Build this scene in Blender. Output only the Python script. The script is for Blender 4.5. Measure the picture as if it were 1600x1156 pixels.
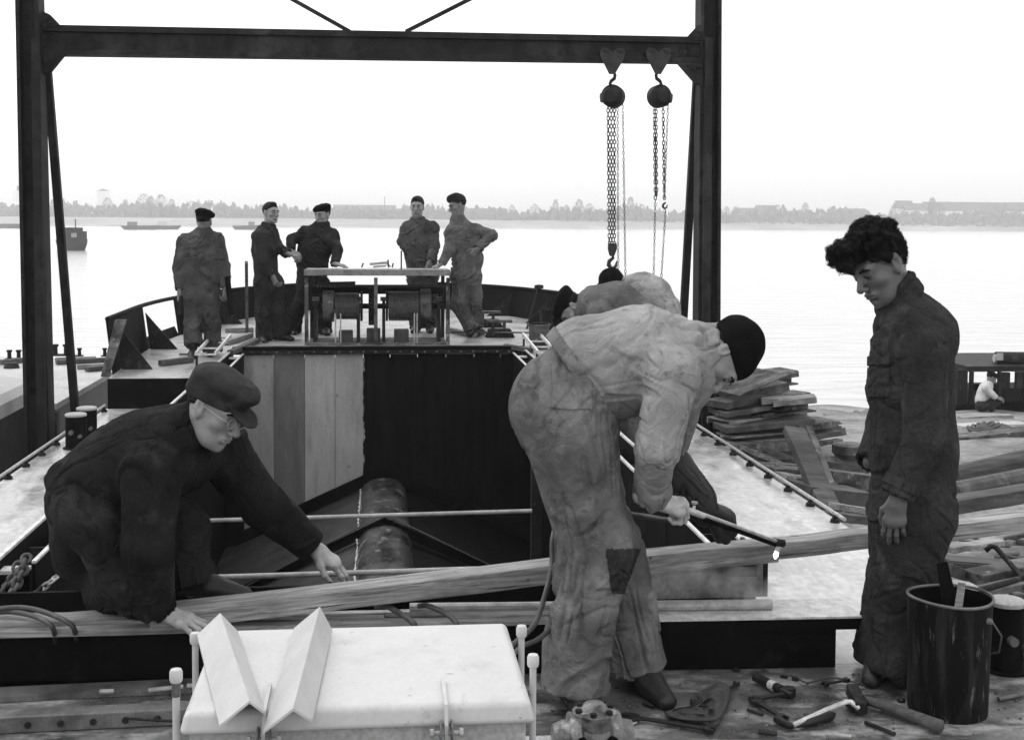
import bpy, math, random
import numpy as np
from mathutils import Matrix, Vector
for o in list(bpy.data.objects): bpy.data.objects.remove(o)
S = bpy.context.scene
COL = S.collection
rnd = random.Random(7)
# ------------------------------------------------------------ camera
F = 2000.0; CX = 800.0; CY = 450.0; ZC = 1.7
def _rx(a): c, s = math.cos(a), math.sin(a); return np.array([[1,0,0],[0,c,-s],[0,s,c]])
def _rz(a): c, s = math.cos(a), math.sin(a); return np.array([[c,-s,0],[s,c,0],[0,0,1]])
RC = _rz(-math.radians(6.0)) @ _rx(math.pi/2 - math.radians(3.0)) @ _rz(math.radians(.36))
CAM = np.array([0, 0, ZC])
cd = bpy.data.cameras.new('camera'); cam = bpy.data.objects.new('camera', cd); COL.objects.link(cam)
cd.sensor_width = 36; cd.lens = 45.0; cd.shift_y = -.08; cd.clip_start = .05; cd.clip_end = 6000
M4 = Matrix([list(RC[i]) + [CAM[i]] for i in range(3)] + [[0,0,0,1]])
cam.matrix_world = M4
S.camera = cam
def ray(px, py): return RC @ np.array([(px-CX)/F, -(py-CY)/F, -1])
def at(px, py, d): return CAM + d*ray(px, py)
def onz(px, py, z): r = ray(px, py); return CAM + r*(z-ZC)/r[2]
def onY(px, py, Y): r = ray(px, py); return CAM + r*Y/r[1]
def imgdir(dx, dy, dd=0.0):      # direction given as seen: right, down, away
    v = RC @ np.array([dx, -dy, -dd]); return v/np.linalg.norm(v)
# ------------------------------------------------------------ light
SUN_EL = math.radians(52); SUN_ROT = math.radians(-50)
w = bpy.data.worlds.new('World'); S.world = w; w.use_nodes = True
nt = w.node_tree; nt.nodes.clear()
sky = nt.nodes.new('ShaderNodeTexSky'); sky.sky_type = 'NISHITA'; sky.sun_disc = False
sky.sun_elevation = SUN_EL; sky.sun_rotation = SUN_ROT; sky.air_density = 2.2; sky.dust_density = 7.0; sky.ozone_density = 0.5
bw = nt.nodes.new('ShaderNodeRGBToBW'); bg = nt.nodes.new('ShaderNodeBackground'); bg.inputs[1].default_value = .13
wo = nt.nodes.new('ShaderNodeOutputWorld')
pw = nt.nodes.new('ShaderNodeMath'); pw.operation = 'POWER'; pw.inputs[1].default_value = .22      # even, overcast dome
ml = nt.nodes.new('ShaderNodeMath'); ml.operation = 'MULTIPLY'; ml.inputs[1].default_value = 8.2
nt.links.new(sky.outputs[0], bw.inputs[0]); nt.links.new(bw.outputs[0], pw.inputs[0]); nt.links.new(pw.outputs[0], ml.inputs[0]); nt.links.new(ml.outputs[0], bg.inputs[0]); nt.links.new(bg.outputs[0], wo.inputs[0])
sd = bpy.data.lights.new('sun', 'SUN'); sd.energy = .55; sd.angle = math.radians(22); sd.color = (1, 1, 1)
so = bpy.data.objects.new('sun', sd); COL.objects.link(so)
sv = Vector((math.sin(SUN_ROT)*math.cos(SUN_EL), math.cos(SUN_ROT)*math.cos(SUN_EL), math.sin(SUN_EL)))
so.rotation_euler = sv.to_track_quat('Z', 'Y').to_euler()
S.view_settings.view_transform = 'Standard'; S.view_settings.look = 'None'; S.view_settings.exposure = 0.0; S.view_settings.gamma = 1.0
S.cycles.max_bounces = 6; S.cycles.volume_bounces = 2
# ------------------------------------------------------------ materials (a black and white world: greys only)
def mat(name, g, rough=.7, var=.25, scale=3.0, bump=.3, bscale=60., metal=0., stretch=(1,1,1), patch=None, spec=.5, bdist=.004, detail=6., rvar=0., speck=.16, spsc=None):
    m = bpy.data.materials.new(name); m.use_nodes = True
    n = m.node_tree.nodes; L = m.node_tree.links; n.clear()
    out = n.new('ShaderNodeOutputMaterial'); b = n.new('ShaderNodeBsdfPrincipled'); L.new(b.outputs[0], out.inputs[0])
    tc = n.new('ShaderNodeTexCoord'); mp = n.new('ShaderNodeMapping'); mp.inputs['Scale'].default_value = stretch
    L.new(tc.outputs['Object'], mp.inputs[0])
    no = n.new('ShaderNodeTexNoise'); no.inputs['Scale'].default_value = scale; no.inputs['Detail'].default_value = detail; no.inputs['Roughness'].default_value = .62
    L.new(mp.outputs[0], no.inputs[0])
    rp = n.new('ShaderNodeValToRGB'); lo = max(0, g*(1-var)); hi = min(1, g*(1+var))
    rp.color_ramp.elements[0].position = .32; rp.color_ramp.elements[0].color = (lo,lo,lo,1)
    rp.color_ramp.elements[1].position = .68; rp.color_ramp.elements[1].color = (hi,hi,hi,1)
    L.new(no.outputs[0], rp.inputs[0]); col = rp.outputs[0]
    for (pg, psc, p0, p1, pstr) in (patch or []):
        mp2 = n.new('ShaderNodeMapping'); mp2.inputs['Scale'].default_value = pstr; mp2.inputs['Location'].default_value = (psc*.37, 1.3*psc, 2.1)
        L.new(tc.outputs['Object'], mp2.inputs[0])
        n2 = n.new('ShaderNodeTexNoise'); n2.inputs['Scale'].default_value = psc; n2.inputs['Detail'].default_value = 5; n2.inputs['Roughness'].default_value = .6
        L.new(mp2.outputs[0], n2.inputs[0])
        mr = n.new('ShaderNodeMapRange'); mr.inputs[1].default_value = p0; mr.inputs[2].default_value = p1; L.new(n2.outputs[0], mr.inputs[0])
        mx = n.new('ShaderNodeMix'); mx.data_type = 'RGBA'; L.new(mr.outputs[0], mx.inputs[0]); L.new(col, mx.inputs[6]); mx.inputs[7].default_value = (pg,pg,pg,1)
        col = mx.outputs[2]
    if speck:
        sn = n.new('ShaderNodeTexNoise'); sn.inputs['Scale'].default_value = spsc or bscale*3.1; sn.inputs['Detail'].default_value = 3; L.new(mp.outputs[0], sn.inputs[0])
        sr = n.new('ShaderNodeMapRange'); sr.inputs[1].default_value = .3; sr.inputs[2].default_value = .7; sr.inputs[3].default_value = 1-speck*1.6; sr.inputs[4].default_value = 1+speck; L.new(sn.outputs[0], sr.inputs[0])
        sm = n.new('ShaderNodeMix'); sm.data_type = 'RGBA'; sm.blend_type = 'MULTIPLY'; sm.inputs[0].default_value = 1; L.new(col, sm.inputs[6]); L.new(sr.outputs[0], sm.inputs[7]); col = sm.outputs[2]
    L.new(col, b.inputs['Base Color'])
    b.inputs['Metallic'].default_value = metal; b.inputs['Specular IOR Level'].default_value = spec
    b.inputs['Roughness'].default_value = rough
    if rvar:
        mr = n.new('ShaderNodeMapRange'); mr.inputs[1].default_value = .35; mr.inputs[2].default_value = .65
        mr.inputs[3].default_value = max(.03, rough-rvar); mr.inputs[4].default_value = min(1, rough+rvar); L.new(no.outputs[0], mr.inputs[0]); L.new(mr.outputs[0], b.inputs['Roughness'])
    if bump:
        nb = n.new('ShaderNodeTexNoise'); nb.inputs['Scale'].default_value = bscale; nb.inputs['Detail'].default_value = 5
        L.new(mp.outputs[0], nb.inputs[0])
        bp = n.new('ShaderNodeBump'); bp.inputs['Strength'].default_value = bump; bp.inputs['Distance'].default_value = bdist
        L.new(nb.outputs[0], bp.inputs['Height']); L.new(bp.outputs[0], b.inputs['Normal'])
    return m
MT = {}
def M(k): return MT[k]
Wd = (1, 1, 1)
MT['steel_dark'] = mat('dark_painted_steel', .014, .65, .45, 4, .5, 25, spec=.2, patch=[(.06, 5, .55, .75, Wd), (.10, 22, .62, .72, (1,1,.3))])
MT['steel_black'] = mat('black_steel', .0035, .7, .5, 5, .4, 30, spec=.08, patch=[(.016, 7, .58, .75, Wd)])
MT['steel_gantry'] = mat('gantry_steel', .018, .7, .4, 6, .5, 40, spec=.15, patch=[(.05, 3, .5, .75, (1,1,.35)), (.008, 9, .5, .7, Wd)])
MT['steel_grey'] = mat('grey_steel', .12, .5, .4, 9, .4, 50, patch=[(.04, 6, .5, .7, Wd)])
MT['steel_bright'] = mat('bare_bright_steel', .55, .4, .3, 14, .3, 60, metal=.3)
MT['edge_bright'] = mat('highlit_bright_steel', .62, .35, .3, 20, .3, 80)  # bright colour carries the white highlights along edges; also small pale parts
MT['white_paint'] = mat('white_paint', .5, .45, .05, 6, .15, 30, speck=.03, patch=[(.40, 7, .55, .75, Wd), (.22, 34, .67, .72, Wd), (.33, 16, .64, .72, (1,.3,1))])
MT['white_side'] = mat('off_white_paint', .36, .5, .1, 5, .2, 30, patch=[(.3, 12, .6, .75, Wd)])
MT['zinc'] = mat('primed_angle', .47, .5, .08, 12, .2, 80, speck=.05, patch=[(.5, 3, .5, .7, Wd), (.2, 40, .68, .74, Wd)])
MT['deck_wet'] = mat('wet_side_deck', .40, .33, .4, 2.6, .7, 9, stretch=(1, .55, 1), patch=[(.22, 3.3, .52, .68, (1.3,.5,1)), (.52, 6, .5, .7, (1.6,.6,1)), (.12, 26, .68, .76, Wd)], bdist=.006, rvar=.2, spec=.8)  # wet deck; pale mottling puts sky reflections into the colour
MT['deck_front'] = mat('worn_front_deck', .11, .36, .5, 3.0, .8, 16, patch=[(.36, 4.5, .50, .62, (.6,1.2,1)), (.04, 7, .55, .68, Wd), (.5, 30, .66, .73, Wd)], rvar=.22, spec=.6, bdist=.006)
MT['deck_aft'] = mat('raised_deck', .34, .45, .3, 3, .4, 20, patch=[(.16, 5, .52, .7, Wd), (.55, 9, .58, .7, Wd)], rvar=.15)
MT['timber'] = mat('weathered_timber', .27, .9, .5, 60, 1., 90, stretch=(.045, 1, 1), patch=[(.13, 4, .48, .62, (.5,1,1)), (.36, 9, .56, .7, (.4,1,1)), (.04, 90, .62, .68, (.03,1,1)), (.05, 16, .70, .73, (.6,1,1))], bdist=.006)
MT['timber_dark'] = mat('dark_weathered_timber', .075, .85, .5, 24, .9, 60, stretch=(.05, 1, 1), patch=[(.03, 4, .5, .68, (.3,1,1))], bdist=.006)
MT['scrap'] = mat('scrap_plate', .12, .75, .5, 8, .6, 35, stretch=(.5,1,1), spec=.2, patch=[(.035, 5, .48, .6, Wd), (.26, 12, .6, .68, Wd)])
MT['scrap_dark'] = mat('rusty_scrap', .055, .7, .6, 6, .6, 30, patch=[(.13, 9, .55, .7, Wd)])
MT['rope'] = mat('rubber_hose', .05, .6, .3, 20, .4, 90, patch=[(.09, 10, .5, .7, Wd)])
MT['wire'] = mat('wire_rope', .10, .5, .4, 30, .8, 120)
MT['chain'] = mat('chain_iron', .015, .5, .4, 30, .3, 90, metal=.3)
MT['galv'] = mat('galvanised_rod', .38, .45, .3, 18, .3, 60)
MT['rod'] = mat('pale_pipe', .34, .5, .3, 10, .3, 60)
MT['dirt'] = mat('shore_ground', .22, .9, .45, .8, .9, 7, bdist=.03, patch=[(.09, 1.7, .5, .65, Wd), (.36, 3, .6, .7, Wd)])
MT['quay'] = mat('quay_mud', .05, .9, .5, 1.0, .8, 9, bdist=.02)
MT['pontoon_top'] = mat('pontoon_deck', .44, .6, .2, 1.4, .4, 12, patch=[(.3, 2.5, .55, .7, (.3,1,1))])
MT['pontoon_side'] = mat('pontoon_side', .07, .6, .4, 2, .5, 20)
MT['skin'] = mat('skin', .25, .5, .12, 25, .25, 220, bdist=.0015, patch=[(.17, 14, .5, .7, Wd)])
MT['skin_hand'] = mat('pale_hands', .34, .5, .15, 25, .3, 220, bdist=.0015, patch=[(.16, 26, .5, .7, Wd)])
MT['skin_tan'] = mat('brown_skin', .105, .45, .15, 25, .25, 220, bdist=.0015, patch=[(.075, 14, .5, .7, Wd)])
MT['skin_dirty'] = mat('oily_hands', .42, .55, .25, 40, .3, 220, bdist=.0015, patch=[(.10, 24, .55, .68, Wd)])
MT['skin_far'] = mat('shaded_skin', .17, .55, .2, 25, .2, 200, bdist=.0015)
MT['hair'] = mat('dark_hair', .006, .6, .5, 60, .9, 160, stretch=(1,1,.35), bdist=.004, spec=.12)
MT['hair_mid'] = mat('brown_hair', .016, .7, .5, 60, .9, 160, stretch=(1,1,.35), bdist=.004, spec=.1)
MT['felt'] = mat('black_felt', .006, .95, .3, 30, .5, 260, spec=.05)
MT['felt_grey'] = mat('worn_cap_cloth', .022, .9, .4, 14, .6, 200, spec=.2, patch=[(.05, 9, .55, .75, Wd)])
def cloth(name, g, dirt, p0=.52, p1=.72, var=.2, light=None, sc=4.):
    pt = [(dirt, sc, p0, p1, Wd), (dirt*.6, sc*3.4, .6, .75, Wd)]
    if light: pt.append((light, sc*1.6, .56, .72, Wd))
    m = mat(name, g, .92, var, 9, .5, 300, spec=.06, bdist=.002, patch=pt, speck=(.15 if g < .1 else .08), spsc=(110 if g < .1 else 190))
    n = m.node_tree.nodes; L = m.node_tree.links; bp = [x for x in n if x.type == 'BUMP'][0]; tc = [x for x in n if x.type == 'TEX_COORD'][0]
    a = n.new('ShaderNodeTexNoise'); a.inputs['Scale'].default_value = 13; a.inputs['Detail'].default_value = 6; a.inputs['Distortion'].default_value = 1.2; L.new(tc.outputs['Object'], a.inputs[0])
    b2 = n.new('ShaderNodeBump'); b2.inputs['Strength'].default_value = 1.; b2.inputs['Distance'].default_value = .018; L.new(a.outputs[0], b2.inputs['Height']); L.new(b2.outputs[0], bp.inputs['Normal'])
    return m
MT['cloth_light'] = cloth('pale_canvas_jacket', .29, .17, .42, .78)
MT['cloth_mid'] = cloth('stained_work_trousers', .165, .065, .42, .72, .25, .25)
MT['cloth_dark'] = cloth('dark_coverall', .032, .016, light=.065)
MT['cloth_black'] = cloth('black_wool_jacket', .015, .008, light=.045)
MT['cloth_grey'] = cloth('faded_coverall', .075, .035, light=.13)
MT['cloth_grey2'] = cloth('mid_grey_coverall', .11, .05, light=.17)
MT['cloth_navy'] = cloth('dark_blue_overalls', .022, .011, light=.05)
MT['cloth_patch'] = cloth('mottled_pale_jacket', .33, .15, .42, .68, sc=7)
MT['leather'] = mat('black_leather', .008, .55, .4, 20, .5, 90)
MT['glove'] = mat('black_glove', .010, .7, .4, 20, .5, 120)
# ------------------------------------------------------------ object helpers
def setp(o, label=None, cat=None, group=None, kind=None):
    if label: o['label'] = label
    if cat: o['category'] = cat
    if group: o['group'] = group
    if kind: o['kind'] = kind
    return o
def thing(name, label, cat, loc=(0,0,0), group=None, rotz=0.):
    o = bpy.data.objects.new(name, None); o.empty_display_size = .1; COL.objects.link(o)
    o.location = [float(v) for v in loc]; o.rotation_euler = (0, 0, rotz)
    return setp(o, label, cat, group)
def link_mesh(name, vs, fs, m, parent=None, smooth=False, bevel=0., local=False, sharp=None):
    """vs in world space unless local; a parent is an unrotated Empty or mesh"""
    vs = np.asarray(vs, dtype=np.float64).reshape(-1, 3)
    off = np.zeros(3)
    if parent is not None and not local:
        p = parent
        while p is not None: off += np.array(p.location); p = p.parent
    elif parent is None and not local:
        off = np.array([vs[:,0].mean(), vs[:,1].mean(), vs[:,2].min()])
    me = bpy.data.meshes.new(name); me.from_pydata((vs-off).tolist(), [], [list(map(int, f)) for f in fs]); me.update()
    if smooth: me.polygons.foreach_set('use_smooth', [True]*len(me.polygons))
    o = bpy.data.objects.new(name, me); COL.objects.link(o); me.materials.append(MT[m] if isinstance(m, str) else m)
    if parent is None and not local: o.location = off
    if parent is not None: o.parent = parent
    if bevel:
        b = o.modifiers.new('bevel', 'BEVEL'); b.width = bevel; b.segments = 2; b.limit_method = 'ANGLE'; b.angle_limit = math.radians(40)
    if sharp:
        me.set_sharp_from_angle(angle=math.radians(sharp))
    return o
def frame(d, up=(0,0,1)):
    d = np.array(d, float); d = d/np.linalg.norm(d); up = np.array(up, float)
    if abs(d @ up)/np.linalg.norm(up) > .98: up = np.array([1.,0,0]) if abs(d[0]) < .9 else np.array([0,1.,0])
    s = np.cross(d, up); s /= np.linalg.norm(s); u = np.cross(s, d); return d, s, u
class MB:
    def __init__(s): s.v = []; s.f = []
    def add(s, vs, fs):
        n = len(s.v); s.v += [tuple(float(c) for c in v) for v in vs]; s.f += [tuple(i+n for i in f) for f in fs]; return s
    def hexa(s, c):          # 8 corners: bottom 4 ccw, top 4
        return s.add(c, [(0,3,2,1),(4,5,6,7),(0,1,5,4),(1,2,6,5),(2,3,7,6),(3,0,4,7)])
    def box(s, x0, x1, y0, y1, z0, z1):
        return s.hexa([(x0,y0,z0),(x1,y0,z0),(x1,y1,z0),(x0,y1,z0),(x0,y0,z1),(x1,y0,z1),(x1,y1,z1),(x0,y1,z1)])
    def beam(s, a, b, wd, ht, up=(0,0,1), seg=1, wob=0.):
        a = np.array(a, float); b = np.array(b, float); d, sd_, u = frame(b-a, up); rings = []
        for i in range(seg+1):
            t = i/seg; p = a+(b-a)*t; k = 1
            if wob and 0 < i < seg: p = p + sd_*rnd.uniform(-wob, wob) + u*rnd.uniform(-wob, wob)
            ring = [p + sd_*x*wd/2 + u*z*ht/2 for x, z in ((-1,-1),(1,-1),(1,1),(-1,1))]
            rings.append(ring)
        vs = [v for r in rings for v in r]; fs = [(3,2,1,0), tuple(4*seg+i for i in range(4))]
        for i in range(seg):
            for j in range(4): fs.append((4*i+j, 4*i+(j+1)%4, 4*i+4+(j+1)%4, 4*i+4+j))
        return s.add(vs, fs)
    def tube(s, pts, r, n=10, cap=True, closed=False):
        pts = [np.array(p, float) for p in pts]; m = len(pts); rs = r if hasattr(r, '__len__') else [r]*m
        vs = []; prev = None
        for i, p in enumerate(pts):
            if closed: d = pts[(i+1) % m]-pts[i-1]
            else: d = pts[min(i+1, m-1)]-pts[max(i-1, 0)]
            d = d/np.linalg.norm(d)
            if prev is None: _, sd_, u = frame(d)
            else:
                sd_ = prev - d*(prev @ d); sd_ /= np.linalg.norm(sd_); u = np.cross(sd_, d)
            prev = sd_
            vs += [p + rs[i]*(math.cos(2*math.pi*k/n)*sd_ + math.sin(2*math.pi*k/n)*u) for k in range(n)]
        fs = []
        for i in range(m if closed else m-1):
            j = (i+1) % m
            for k in range(n): fs.append((i*n+k, i*n+(k+1)%n, j*n+(k+1)%n, j*n+k)[::-1])
        if cap and not closed:
            fs.append(tuple(range(n))); fs.append(tuple(reversed(range((m-1)*n, m*n))))
        return s.add(vs, fs)
    def lathe(s, prof, base, axis=(0,0,1), n=24):       # prof: (r, h)
        d, sd_, u = frame(axis); base = np.array(base, float); vs = []; fs = []
        for r, h in prof: vs += [base + d*h + max(r, 1e-5)*(math.cos(2*math.pi*k/n)*sd_ + math.sin(2*math.pi*k/n)*u) for k in range(n)]
        for i in range(len(prof)-1):
            for k in range(n): fs.append((i*n+k, i*n+(k+1)%n, (i+1)*n+(k+1)%n, (i+1)*n+k)[::-1])
        return s.add(vs, fs)
    def prism(s, poly, ext):                           # poly: 3d points in a plane, ext: vector
        n = len(poly); ext = np.array(ext, float); vs = [np.array(p, float) for p in poly] + [np.array(p, float)+ext for p in poly]
        nrm = sum(np.cross(vs[i]-vs[0], vs[(i+1) % n]-vs[0]) for i in range(n))
        fs = [tuple(range(n)), tuple(reversed(range(n, 2*n)))] + [(i, n+i, n+(i+1)%n, (i+1)%n) for i in range(n)]
        if nrm @ ext > 0: fs = [f[::-1] for f in fs]
        return s.add(vs, fs)
    def links(s, a, b, pitch, wire, wdt, sag=0., n=10, m=5, twist=0.):
        a = np.array(a, float); b = np.array(b, float); L = np.linalg.norm(b-a); N = max(2, int(L/pitch))
        for i in range(N):
            t0 = i/N; t1 = (i+1)/N; f = lambda t: a+(b-a)*t+np.array([0,0,-sag*4*t*(1-t)])
            p = (f(t0)+f(t1))/2; d, sd_, u = frame(f(t1)-f(t0)); hl = L/N*.5+wire*.9
            ang = twist + (math.pi/2 if i % 2 else 0) + rnd.uniform(-.25, .25)
            e = sd_*math.cos(ang)+u*math.sin(ang)
            pts = []
            for k in range(n):
                c = 2*math.pi*k/n; pts.append(p + d*hl*math.copysign(abs(math.cos(c))**.8, math.cos(c)) + e*wdt*math.copysign(abs(math.sin(c))**.8, math.sin(c)))
            s.tube(pts, wire, m, closed=True)
        return s
    def build(s, name, m, parent=None, smooth=False, bevel=0., sharp=None):
        return link_mesh(name, s.v, s.f, m, parent, smooth or sharp is not None, bevel, sharp=sharp)
# ------------------------------------------------------------ numpy noise + implicit surfaces
def _h(ix, iy, iz, seed):
    x = (ix*374761393 + iy*668265263 + iz*1274126177 + seed*974634777) & 0xffffffff
    x = ((x ^ (x >> 13))*1274126177) & 0xffffffff
    x = (x ^ (x >> 16)) & 0xffff
    return x/65535.0
def vnoise(P, seed=0):
    P = np.asarray(P, float); I = np.floor(P).astype(np.int64); f = P-I; f = f*f*(3-2*f); r = 0
    for dx in (0,1):
        for dy in (0,1):
            for dz in (0,1):
                w_ = (f[:,0] if dx else 1-f[:,0])*(f[:,1] if dy else 1-f[:,1])*(f[:,2] if dz else 1-f[:,2])
                r = r + w_*_h(I[:,0]+dx, I[:,1]+dy, I[:,2]+dz, seed)
    return r*2-1
def nrm(v): v = np.array(v, float); return v/np.linalg.norm(v)
class Cone:
    def __init__(s, a, b, ra, rb, k=.03, w=None, ws=1., capa=False, capb=False, sub=False, amp=0., lam=.06):
        s.a = np.array(a, float); s.b = np.array(b, float); s.ra = ra; s.rb = rb; s.k = k; s.w = None if w is None else nrm(w); s.ws = ws
        s.capa = capa; s.capb = capb; s.sub = sub; s.amp = amp; s.lam = lam
        m = max(ra, rb)*max(1, ws); s.lo = np.minimum(s.a, s.b)-m; s.hi = np.maximum(s.a, s.b)+m
    def d(s, P):
        ab = s.b-s.a; L2 = max(ab@ab, 1e-9); t = np.clip(((P-s.a)@ab)/L2, 0, 1); q = P-s.a-t[...,None]*ab
        if s.w is not None:
            qw = q@s.w; q = q - (qw*(1-1/s.ws))[...,None]*s.w
        d = np.sqrt((q*q).sum(-1)) - (s.ra+(s.rb-s.ra)*t)
        dr = ab/math.sqrt(L2)
        if s.capb: d = np.maximum(d, (P-s.b)@dr)
        if s.capa: d = np.maximum(d, (s.a-P)@dr)
        return d
class Ell:
    def __init__(s, c, r, k=.02, R=None, sub=False, cut=None):
        s.c = np.array(c, float); s.r = np.array(r, float); s.k = k; s.R = np.eye(3) if R is None else np.array(R, float); s.sub = sub; s.cut = cut
        m = max(s.r); s.lo = s.c-m; s.hi = s.c+m
    def d(s, P):
        q = (P-s.c)@s.R; k0 = np.sqrt(((q/s.r)**2).sum(-1)); k1 = np.sqrt(((q/s.r**2)**2).sum(-1))+1e-9; d = k0*(k0-1)/k1
        if s.cut is not None:
            for n_, p_ in s.cut: d = np.maximum(d, (P-np.array(p_))@nrm(n_))
        return d
def field_mesh(prims, res, pad=.02):
    lo = np.min([p.lo for p in prims if not p.sub], 0)-pad; hi = np.max([p.hi for p in prims if not p.sub], 0)+pad
    N = np.ceil((hi-lo)/res).astype(int)+2
    G = np.full(N, .5, np.float32)
    ax = [lo[i]+np.arange(N[i])*res for i in range(3)]
    for p in prims:
        e = p.k+res*3
        i0 = np.maximum(0, np.floor((p.lo-e-lo)/res).astype(int)); i1 = np.minimum(N, np.ceil((p.hi+e-lo)/res).astype(int)+1)
        if (i1 <= i0).any(): continue
        sl = tuple(slice(i0[j], i1[j]) for j in range(3))
        P = np.stack(np.meshgrid(ax[0][sl[0]], ax[1][sl[1]], ax[2][sl[2]], indexing='ij'), -1)
        d = p.d(P); g = G[sl]; k = max(p.k, 1e-5)
        if p.sub:
            h = np.maximum(k-np.abs(g+d), 0)/k; G[sl] = np.maximum(g, -d)+h*h*k*.25
        else:
            h = np.maximum(k-np.abs(g-d), 0)/k; G[sl] = np.minimum(g, d)-h*h*k*.25
    G[0]=G[-1]=.5; G[:,0]=G[:,-1]=.5; G[:,:,0]=G[:,:,-1]=.5
    ins = G < 0
    cnt = np.zeros(N-1, np.int8); cs = [(a,b,c) for a in (0,1) for b in (0,1) for c in (0,1)]
    sub = lambda A, o: A[o[0]:A.shape[0]-1+o[0], o[1]:A.shape[1]-1+o[1], o[2]:A.shape[2]-1+o[2]]
    for o in cs: cnt += sub(ins, o)
    act = (cnt > 0) & (cnt < 8); I = np.argwhere(act); idx = np.full(N-1, -1, np.int64); idx[act] = np.arange(len(I))
    acc = np.zeros((len(I), 3)); num = np.zeros(len(I))
    gv = {o: sub(G, o)[act].astype(float) for o in cs}
    for o in cs:
        for a in range(3):
            if o[a] == 0:
                o2 = list(o); o2[a] = 1; o2 = tuple(o2); g0, g1 = gv[o], gv[o2]; mk = (g0 < 0) != (g1 < 0)
                t = np.where(mk, g0/np.where(mk, g0-g1, 1), 0); p = np.array(o, float)+np.zeros((len(I), 3)); p[:, a] = t
                acc += p*mk[:, None]; num += mk
    V = lo + (I + acc/num[:, None])*res
    Fs = []
    for a in range(3):
        b, c = (a+1) % 3, (a+2) % 3
        sl0 = [slice(1, -1)]*3; sl1 = [slice(1, -1)]*3; sl0[a] = slice(0, -1); sl1[a] = slice(1, None)
        A0 = ins[tuple(sl0)]; A1 = ins[tuple(sl1)]; ch = np.argwhere(A0 != A1)
        if not len(ch): continue
        flag = A0[tuple(ch.T)]; base = ch.copy(); base[:, b] += 1; base[:, c] += 1
        def cell(db, dc):
            q = base.copy(); q[:, b] += db; q[:, c] += dc; return idx[tuple(q.T)]
        q = np.stack([cell(-1,-1), cell(0,-1), cell(0,0), cell(-1,0)], 1)
        q = np.where(flag[:, None], q, q[:, ::-1]); Fs.append(q)
    Fq = np.concatenate(Fs)
    return V, Fq
def vnormals(V, Fq):
    n = np.cross(V[Fq[:,2]]-V[Fq[:,0]], V[Fq[:,3]]-V[Fq[:,1]]); N = np.zeros_like(V)
    for j in range(4): np.add.at(N, Fq[:, j], n)
    return N/(np.linalg.norm(N, axis=1)[:, None]+1e-12)
def join(parts):
    vs = []; fs = []; n = 0
    for v, f in parts: vs.append(v); fs.append(np.asarray(f)+n); n += len(v)
    return np.concatenate(vs), np.concatenate(fs)
# ------------------------------------------------------------ human figures
def folds(V, N, bones, amp, seed):
    tot = np.zeros(len(V)); W = np.zeros(len(V)); D = []
    for a, b, r, am, lam in bones:
        ab = b-a; L = np.linalg.norm(ab); dr = ab/L; t = np.clip(((V-a)@dr)/L, 0, 1); q = V-a-t[:,None]*ab
        D.append(np.linalg.norm(q, axis=1)-r)
    D = np.array(D); dm = D.min(0)
    for i, (a, b, r, am, lam) in enumerate(bones):
        ab = b-a; L = np.linalg.norm(ab); dr, e1, e2 = frame(ab); s_ = (V-a)@dr; q = V-a-s_[:,None]*dr
        x = q@e1; y = q@e2
        wr = vnoise(np.stack([s_/.13, x/.16, y/.16], 1)+seed*3.1, seed+9)
        sl = s_ + .75*x*math.sin(i*2.1+seed) + .75*y*math.cos(i*1.7+seed) + wr*.06
        n1 = vnoise(np.stack([sl/lam, x/(r*1.5), y/(r*1.5)], 1)+i*7.7, seed+i)
        n2 = vnoise(np.stack([s_/(lam*2.6), x/(r*.9), y/(r*.9)], 1)+i*3.3, seed+40+i)
        n3 = vnoise(np.stack([s_/(lam*4), x/(r*.33), y/(r*.33)], 1)+i*5.3, seed+80+i)
        t = np.clip(s_/L, 0, 1); env = .45+.75*np.maximum(np.exp(-(t*L/.13)**2), np.exp(-((1-t)*L/.13)**2))
        m1 = np.clip(.5+1.8*vnoise(np.stack([s_/.16, x/.12, y/.12], 1)+i*2.9, seed+120+i), 0, 1); m3 = np.clip(.4+1.8*vnoise(np.stack([s_/.2, x/.1, y/.1], 1)+i*4.9, seed+160+i), 0, 1)
        g = lambda n_, c_, w_: np.exp(-((n_-c_)/w_)**2)
        dsp = am*(env*m1*(-.75*g(n1,0,.11)+.45*g(n1,.27,.17)) + .75*n2 + m3*(-.65*g(n3,0,.10)+.35*g(n3,.24,.15)))
        w_ = np.exp(-(D[i]-dm)/.025); tot += dsp*w_; W += w_
    return V + N*(tot/W*amp)[:, None]
HEADCACHE = {}
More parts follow.
